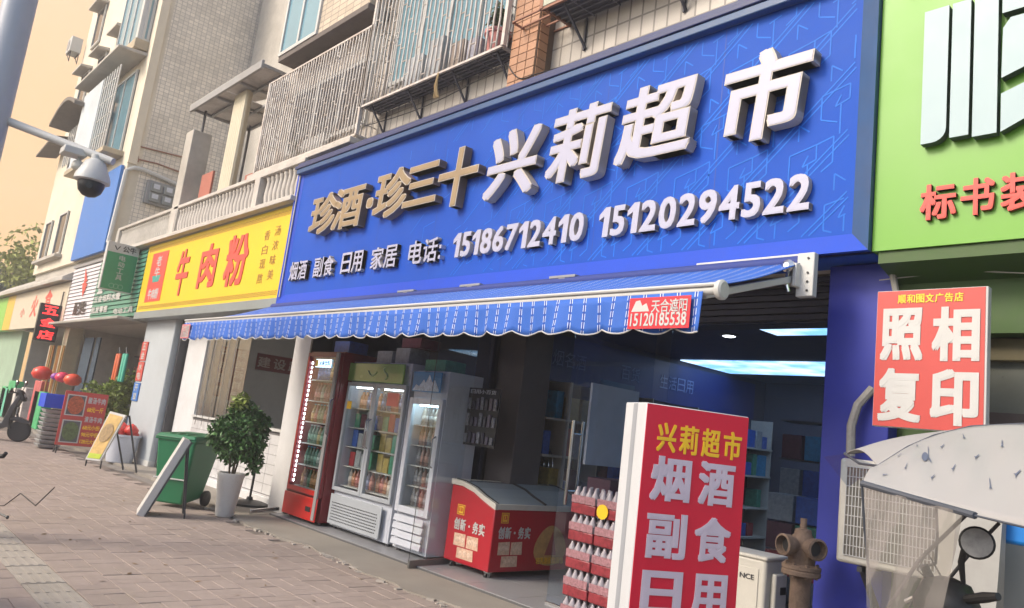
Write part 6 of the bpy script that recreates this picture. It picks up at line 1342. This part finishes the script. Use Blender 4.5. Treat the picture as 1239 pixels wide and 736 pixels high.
for i, (px_, py_, c, l, r1) in enumerate(((51, 452, (.75, .05, .03), 'round orange red balloon left of the purple one', .26), (68, 456, (.30, .06, .35), 'small purple balloon between the red balloons', .13), (76, 457, (.72, .03, .10), 'pink red balloon right of the purple one', .18), (88, 460, (.75, .08, .03), 'flat red balloon nearest the bush', .2))):
    p = at(px_, py_, 4.7); o = MB().lathe([(.01, -r1*.7), (r1*.7, -r1*.55), (r1, -r1*.1), (r1*.85, r1*.4), (r1*.4, r1*.7), (.01, r1*.75)], p, 14).build('balloon', mat('balloon_%d' % i, c, .3, var=.1), ang=80); tag(o, l, 'balloon', 'balloons above the tray stack')
# far left goods and shopfront bits
rr = random.Random(14)
for i in range(9):
    p = at(6+rr.uniform(0, 50), 462+rr.uniform(-6, 14), 5.0); c = rr.choice(((.05, .4, .15), (.6, .3, .05), (.5, .1, .1), (.6, .55, .5), (.1, .45, .3)))
    w_ = rr.uniform(.3, .6); o = MB().box(p.x-w_, p.x+w_, 4.9, 5.15, .02, p.z).build('display_stand', mat('far_goods_%d' % int(c[0]*100), c, .5, var=.4, vscale=5), bevel=.02); tag(o, {.05: 'green', .6: 'orange or white', .5: 'dark red', .1: 'mint green'}[c[0]]+' goods stand in front of the far left shops', 'stand', 'goods stands at the far left')
# parked scooter, left
def wheel(b_, c, r, w, ax): return MB(b_).lathe([(r*.62, -w*.5), (r*.9, -w*.5), (r, -w*.25), (r, w*.25), (r*.9, w*.5), (r*.62, w*.5)], c, 22, ax=ax)
def scooter(name, label, M, body, withbox=True, mirrors=True):
    t = thing(name, label, 'scooter', tuple(M.translation))
    for nm_, x in (('front_wheel', .62), ('rear_wheel', -.62)):
        w_ = wheel(M, (x, 0, .23), .23, .09, (0, 1, 0)).build(nm_, M_black, t); MB(M).lathe([(.13, -.02), (.14, 0), (.13, .02)], (x, 0, .23), 14, ax=(0, 1, 0)).build('rim', M_steel, w_)
    MB(M).prism([(-.85, .45), (-.75, .32), (-.30, .26), (.22, .22), (.40, .30), (.46, .24), (.42, .45), (.50, .80), (.56, .98), (.48, 1.0), (.36, .72), (.28, .38), (-.10, .34), (-.22, .62), (-.80, .66)], -.13, .13, lambda u, v, w: Vector((u, w, v))).build('body', body, t, bevel=.03, seg=3)
    MB(M).prism([(-.78, .66), (-.20, .63), (-.14, .70), (-.30, .76), (-.74, .77), (-.82, .72)], -.13, .13, lambda u, v, w: Vector((u, w, v))).build('seat', M_black, t, bevel=.025, seg=3)
    MB(M).tube([(.62, .0, .23), (.50, 0, .62), (.46, 0, 1.02)], .025, 8).build('fork', M_dark, t); MB(M).prism([(.40, .45), (.78, .40), (.80, .46), (.60, .53), (.42, .52)], -.07, .07, lambda u, v, w: Vector((u, w, v))).build('fender', body, t, bevel=.015)
    MB(M).tube([(.40, -.34, 1.06), (.46, -.12, 1.04), (.46, .12, 1.04), (.40, .34, 1.06)], .016, 8).build('handlebar', M_dark, t)
    for s in (-1, 1):
        MB(M).tube([(.41, s*.23, 1.055), (.385, s*.37, 1.065)], .022, 8).build('grip', M_black, t)
        if not mirrors: continue
        m_ = MB(M).tube([(.44, s*.20, 1.06), (.46, s*.26, 1.22)], .008, 6).build('mirror_arm', M_black, t); MB(M).lathe([(.055, 0), (.06, .012), (.03, .03)], (.46, s*.27, 1.27), 14, ax=(1, 0, .1)).build('mirror', M_steel, m_)
    MB(M).prism([(.42, .98), (.60, .86), (.62, .94), (.52, 1.10), (.42, 1.12)], -.11, .11, lambda u, v, w: Vector((u, w, v))).build('head_cowl', M_black, t, bevel=.03); MB(M).lathe([(.06, 0), (.06, .03)], (.57, 0, .97), 14, ax=(1, 0, .35)).build('headlight', M_white, t)
    if withbox: MB(M).box(-1.05, -.68, -.2, .2, .78, 1.08).build('rear_box', M_black, t, bevel=.03)
    MB(M).box(.50, .515, -.08, .08, .60, .74).build('number_plate', M_white, t, bevel=.003); MB(M).bar((-.1, .1, .3), (-.2, .3, .0), .02).build('kick_stand', M_dark, t)
    return t
sp_ = atz(38, 545, 0)
scooter('parked_scooter', 'dark grey scooter parked at the far left before the hardware shop', Matrix.Translation((-20.0, 3.15, .0)) @ Matrix.Rotation(math.radians(62), 4, 'Z'), mat('scooter_grey', (.045, .045, .05), .3, var=.1, coat=.3))
# bent black wire and bits of a bicycle at the left edge
wire = thing('parked_bicycle', 'black bicycle just outside the left edge, only its bent cable showing', 'bicycle', (-4.2, .95, 0))
wp = [at(-14, 612, 1.05), at(5, 612, 1.08), at(25, 597, 1.13), at(43, 612, 1.14), at(66, 590, 1.2)]
MB().tube(wp, .0035, 6).build('bent_cable', M_black, wire)
g_ = at(4, 552, 1.05); MB().tube([g_+Vector((-.15, -.10, -.02)), g_, g_+Vector((.02, .008, .022))], [.014, .016, .012], 10).build('grip', M_black, wire)
g2_ = at(9, 626, 1.0); MB().tube([g2_+Vector((-.12, -.08, .03)), g2_], [.005, .006], 6).build('brake_lever', M_black, wire); MB().lathe([(.004, -.01), (.01, 0), (.004, .01)], g2_, 8).build('lever_end', M_black, wire)
gx = g_+Vector((-.15, -.10, -.02)); wr = Matrix.Translation((gx.x-.1, gx.y-.25, 0)) @ Matrix.Rotation(math.radians(200), 4, 'Z')
for nm_, x in (('front_wheel', 0.0), ('rear_wheel', 1.05)): MB(wr).lathe([(.31, -.015), (.335, -.012), (.335, .012), (.31, .015)], (x, 0, .335), 26, ax=(0, 1, 0)).build(nm_, M_black, wire)
b = MB(wr)
for p, q_ in (((0, .335), (.18, .85)), ((.18, .85), (.2, .95)), ((.2, .75), (.5, .3)), ((.5, .3), (.72, .85)), ((.18, .78), (.7, .78)), ((.5, .3), (1.05, .335)), ((.7, .75), (1.05, .335))): b.tube([(p[0], 0, p[1]), (q_[0], 0, q_[1])], .016, 8)
b.build('bicycle_frame', M_dark, wire); MB(wr).box(.6, .85, -.07, .07, .85, .90).build('saddle', M_black, wire, bevel=.02); MB(wr).tube([(.2, -.3, 1.0), (.2, .3, 1.0)], .012, 8).build('handlebar', M_dark, wire)

# ================================================================== NEAR SCOOTER WITH RAIN CANOPY at the right edge
Ms = Matrix.Translation((-.50, 2.62, 0)) @ Matrix.Rotation(math.radians(155), 4, 'Z')
ns2 = scooter('canopy_scooter', 'electric scooter under a white printed rain canopy with clear windshield', Ms, mat('scooter_black', (.02, .02, .023), .3, coat=.3), False, False)
M_can = mat('canopy_white', (.33, .325, .32), .6, var=.04, vscale=3, dirt=.0, dcol=(.36, .35, .34))
cols = [0, .16, .33, .52, .75, 1.0]
nearE = [at(1043, 585, 2.30), at(1088, 598, 2.26), at(1130, 610, 2.22), at(1180, 624, 2.16), at(1239, 638, 2.1), at(1330, 655, 2.0)]
ridge = [at(1062, 564, 2.55), at(1098, 541, 2.62), at(1130, 527, 2.68), at(1175, 516, 2.7), at(1239, 513, 2.7), at(1340, 520, 2.66)]
mid = [at(1052, 577, 2.42), at(1092, 566, 2.45), at(1130, 562, 2.46), at(1178, 562, 2.46), at(1239, 566, 2.43), at(1335, 580, 2.36)]
mid = [m_+Vector((0, 0, .02)) for m_ in mid]
farE = [at(1022, 549, 3.05), at(1050, 546, 3.1), at(1085, 548, 3.15), at(1130, 560, 3.2), at(1200, 575, 3.2), at(1320, 600, 3.15)]
def crom(P, u):
    n_ = len(P)-1; t = min(max(u*n_, 0), n_-1e-6); i = int(t); f = t-i; p0 = P[max(i-1, 0)]; p1 = P[i]; p2 = P[i+1]; p3 = P[min(i+2, n_)]
    return .5*((2*p1)+(p2-p0)*f+(2*p0-5*p1+4*p2-p3)*f*f+(3*p1-p0-3*p2+p3)*f**3)
def on_can(u, v):
    a = crom(nearE, u); m_ = crom(mid, u); c = crom(ridge, u); m2 = m_*2-(a+c)*.5
    p = a*(1-v)**2+m2*2*v*(1-v)+c*v*v; p.z += .0035*math.sin(u*23+v*4)*math.sin(PI*v)+.0012*math.sin(u*51-v*9)*math.sin(PI*v); return p
def on_far(u, v):
    a = crom(ridge, u); c = crom(farE, u); p = a.lerp(c, v); p.z += .035*math.sin(PI*v); return p
for fn_, nm_, lift in ((on_can, 'canopy', 0), (on_far, 'canopy_far_side', -.002)):
    q = MB(); nu, nv = 60, 16; V = [fn_(i/nu, j/nv)+Vector((0, 0, lift)) for j in range(nv+1) for i in range(nu+1)]
    q.add(V, [(j*(nu+1)+i, j*(nu+1)+i+1, (j+1)*(nu+1)+i+1, (j+1)*(nu+1)+i) for j in range(nv) for i in range(nu)]); o = q.build(nm_, M_can, ns2, ang=80); md2 = o.modifiers.new('t', 'SOLIDIFY'); md2.thickness = .003
M_pipe = mat('dark_piping', (.06, .07, .09), .5)
MB().tube(nearE[:4], .009, 8).build('edge_bar', M_pipe, ns2); MB().tube(nearE[3:], .003, 6).build('edge_piping', M_pipe, ns2); MB().tube([nearE[0]]+ridge, .0035, 6).build('ridge_piping', M_pipe, ns2)
MB().tube([nearE[0], ridge[0], (ridge[0]+farE[0])/2+Vector((0, 0, -.015)), farE[0]]+farE[1:3], .005, 6).build('front_piping', M_pipe, ns2)
q = MB(); v0_, v1_, v2_ = farE[0], at(997, 553, 3.15), at(1026, 590, 3.0); q.add([v0_, v1_, v2_, ridge[0]], [(0, 1, 2), (0, 2, 3)]); q.build('clear_visor', glass_mat('visor_film', (.62, .70, .80), .4, .25, .02), ns2, smooth=False)
# clear side curtain
q = MB(); V = []; nxx, nyy = 10, 8
for j in range(nyy+1):
    for i in range(nxx+1):
        top = at(1045+120*i/nxx, 588+32*i/nxx, 2.30-.13*i/nxx); bot = at(1050+84*i/nxx, 760+14*i/nxx, 2.36-.05*i/nxx); p = top.lerp(bot, j/nyy); p.y += .004*math.sin(i*1.3+j*.7); V.append(p)
q.add(V, [(j*(nxx+1)+i, j*(nxx+1)+i+1, (j+1)*(nxx+1)+i+1, (j+1)*(nxx+1)+i) for j in range(nyy) for i in range(nxx)]); q.build('rain_curtain', M_film, ns2, ang=80)
MB().tube([at(1043, 587, 2.30), at(1046, 640, 2.34), at(1052, 700, 2.38), at(1056, 760, 2.4)], .0035, 6).build('curtain_edge', M_pipe, ns2)
for nm_, pts, r_ in (('strut', [at(1168, 624, 2.18), at(1112, 678, 2.3), at(1068, 745, 2.42)], .005), ('strut', [at(1209, 633, 2.5), at(1175, 668, 2.5), at(1147, 702, 2.5)], .005), ('strut', [at(1133, 612, 2.6), at(1134, 650, 2.6), at(1132, 682, 2.6), at(1118, 686, 2.6)], .0045)): MB().tube(pts, r_, 8).build(nm_, M_dark, ns2)
mc_ = at(1182, 657, 2.36); MB().lathe([(.028, -.012), (.041, -.004), (.043, .004), (.040, .006)], mc_, 22, ax=(mc_-Vector((0, 0, 1.5))).normalized()*-1).build('mirror_housing', M_black, ns2)
MB().lathe([(.037, .0062), (.0372, .0075)], mc_, 22, ax=(mc_-Vector((0, 0, 1.5))).normalized()*-1).build('mirror_glass', mat('mirror_silver', (.38, .37, .36), .35, metal=.6, var=.3, vscale=30), ns2)
MB().tube([at(1168, 658, 2.38), at(1163, 680, 2.4), at(1166, 710, 2.42)], [.008, .009, .006], 8).build('mirror_stalk', M_black, ns2)
q = MB(); q.lathe([(.02, -.10), (.075, -.07), (.085, 0), (.06, .05), (.02, .065)], at(1145, 728, 2.42), 12); q.build('dashboard', M_black, ns2, ang=60); MB().tube([at(1118, 684, 2.4), at(1130, 712, 2.42), at(1150, 722, 2.42)], [.012, .016, .02], 8).build('left_mirror', M_black, ns2)
MB().tube([at(1150, 728, 2.42), at(1192, 723, 2.35), at(1208, 722, 2.33)], [.012, .014, .010], 10).build('near_grip', M_black, ns2)
M_prt = mat('print_slate', (.10, .12, .18), .6)
def prt(pts, nm, lift=.0035):
    q = MB(); V = []
    for u, v in pts:
        p = on_can(u, v); n_ = (on_can(u+.01, v)-p).cross(on_can(u, v+.02)-p).normalized(); n_ = n_ if n_.y < 0 else -n_; V.append(p+n_*lift)
    q.add(V, [tuple(range(len(pts)))]); q.build(nm, M_prt, ns2, smooth=False)
prt([(.345+.020*math.cos(t), .52+.085*math.sin(t)) for t in np.linspace(0, 2*PI, 18)[:-1]], 'round_print')
prt([(.368, .45), (.372, .45), (.368, .72), (.364, .70)], 'small_print'); prt([(.362, .56), (.382, .42), (.385, .45)], 'small_print')
rr = random.Random(31)
for k in range(15):                                    # small rockets: body and two fins
    u, v = .12+.055*k, (.25, .66, .36, .8, .5)[k % 5]
    if abs(u-.345) < .05: continue
    a = rr.uniform(.3, 2.2); ca, sa = math.cos(a), math.sin(a)
    for sh_ in (((-1, -.25), (1, -.15), (1.3, 0), (1, .15), (-1, .25)), ((-1, .2), (-.5, .2), (-1.3, .7)), ((-1, -.2), (-.5, -.2), (-1.3, -.7))):
        prt([(u+.010*(x*ca-y*sa), v+.040*(x*sa+y*ca)) for x, y in sh_], 'small_print', .0035)
for k, pp in enumerate((((1128, 706), (1110, 690), (1122, 668), (1140, 700)), ((1100, 736), (1112, 712), (1130, 716)))):
    MB().tube([at(a_, c_, 2.44+.02*k) for a_, c_ in pp], .0028, 6).build('brake_cable', M_black, ns2)
MB().tube([at(1120, 700, 2.5), at(1108, 722, 2.5), at(1096, 728, 2.5)], .008, 8).build('brake_lever', M_steel, ns2)
q = MB(); q.hexa([at(1096, 752, 2.5), at(1178, 752, 2.5), at(1178, 752, 2.62), at(1096, 752, 2.62), at(1118, 716, 2.5), at(1172, 712, 2.5), at(1172, 712, 2.6), at(1118, 716, 2.6)]); q.build('leg_shield', M_black, ns2, bevel=.01)
MB().box(at(1128, 722, 2.40).x, at(1146, 722, 2.40).x, 2.40, 2.41, at(1130, 731, 2.4).z, at(1130, 722, 2.4).z).build('indicator', mat('amber_lens', (.5, .2, .02), .2), ns2)
# white sack, blue thing behind the scooter
p = at(1186, 640, 4.3); o = MB(); o.hexa([(p.x-.13, 4.3, p.z-.42), (p.x+.07, 4.3, p.z-.38), (p.x+.07, 4.42, p.z-.38), (p.x-.13, 4.42, p.z-.42), (p.x-.11, 4.32, p.z+.12), (p.x+.09, 4.32, p.z+.10), (p.x+.09, 4.38, p.z+.10), (p.x-.11, 4.38, p.z+.12)]); o = o.build('white_sack', mat('white_sack', (.36, .36, .34), .7, var=.1, dirt=.3), ang=80); tag(o, 'dusty white sack hung behind the scooter mirror', 'sack')
p = at(1225, 645, 4.4); o = MB().box(p.x-.10, p.x+.5, 4.4, 4.6, p.z-.055, p.z+.06).build('blue_box', mat('bright_blue', (.01, .18, .55), .4), bevel=.02); tag(o, 'bright blue box under the right edge of the rain canopy', 'box')

# ================================================================== TREES at the end of the street
def tree(x, y, h, r, lab, m, seed, n=2600, ls=.28):
    t = thing('tree', lab, 'tree', (x, y, 0), 'trees at the end of the street')
    MB().tube([(x, y, -.03), (x+.1, y, h*.4), (x-.1, y+.1, h*.75)], [.22, .16, .06], 10).build('trunk', M_bark, t)
    for k in range(4): a = k*1.6; MB().tube([(x, y, h*.45), (x+r*.5*math.cos(a), y+r*.5*math.sin(a), h*.72)], [.08, .03], 6).build('limb', M_bark, t)
    leaves((x, y, h*.74), (r, r, h*.30), n, ls, m, 'crown', t, seed, blobs=18)
tree(-39, 6.6, 7.9, 2.3, 'yellow green tree beside the cream building at the end of the street', mat('leaf_yellow_green', (.30, .32, .07), .6, var=.2, rnd=.35), 41)  # yellow-green is this tree's own leaf colour
tree(-47, 7.0, 7.4, 2.8, 'dark rounded tree at the far left edge of the street', M_leafd, 42)
tree(-60, 9.0, 8.5, 3.4, 'dull green tree farthest down the street', M_leafd, 43)
# opposite side of the street (seen only in reflections): a plain row of houses and plane trees
op = thing('opposite_building', 'plain grey building across the road', 'building', (-10, -18, 0))
MB().box(-42, 25, -26, -22, -.03, 6.5).build('wall', mat('opposite_wall', (.30, .28, .26), .8, var=.2, vscale=.6, dirt=.4, dscale=.3), op, smooth=False)
for i in range(18): MB().box(-40+i*3.6, -38.4+i*3.6, -21.99, -21.97, 3.5, 5.2).build('window', M_dpane, op, smooth=False)

# ================================================================== HAZE in the street air
hm = bpy.data.materials.new('haze_air'); hm.use_nodes = True; hn = hm.node_tree.nodes; hn.clear()
ho = hn.new('ShaderNodeOutputMaterial'); hv = hn.new('ShaderNodeVolumePrincipled'); hv.inputs['Color'].default_value = (.95, .95, .97, 1); hv.inputs['Density'].default_value = .005; hv.inputs['Anisotropy'].default_value = .3
hm.node_tree.links.new(hv.outputs[0], ho.inputs['Volume'])
hz = MB().box(-112, 34, -32, 32, -1.6, 24).build('haze', hm, smooth=False); hz['kind'] = 'stuff'
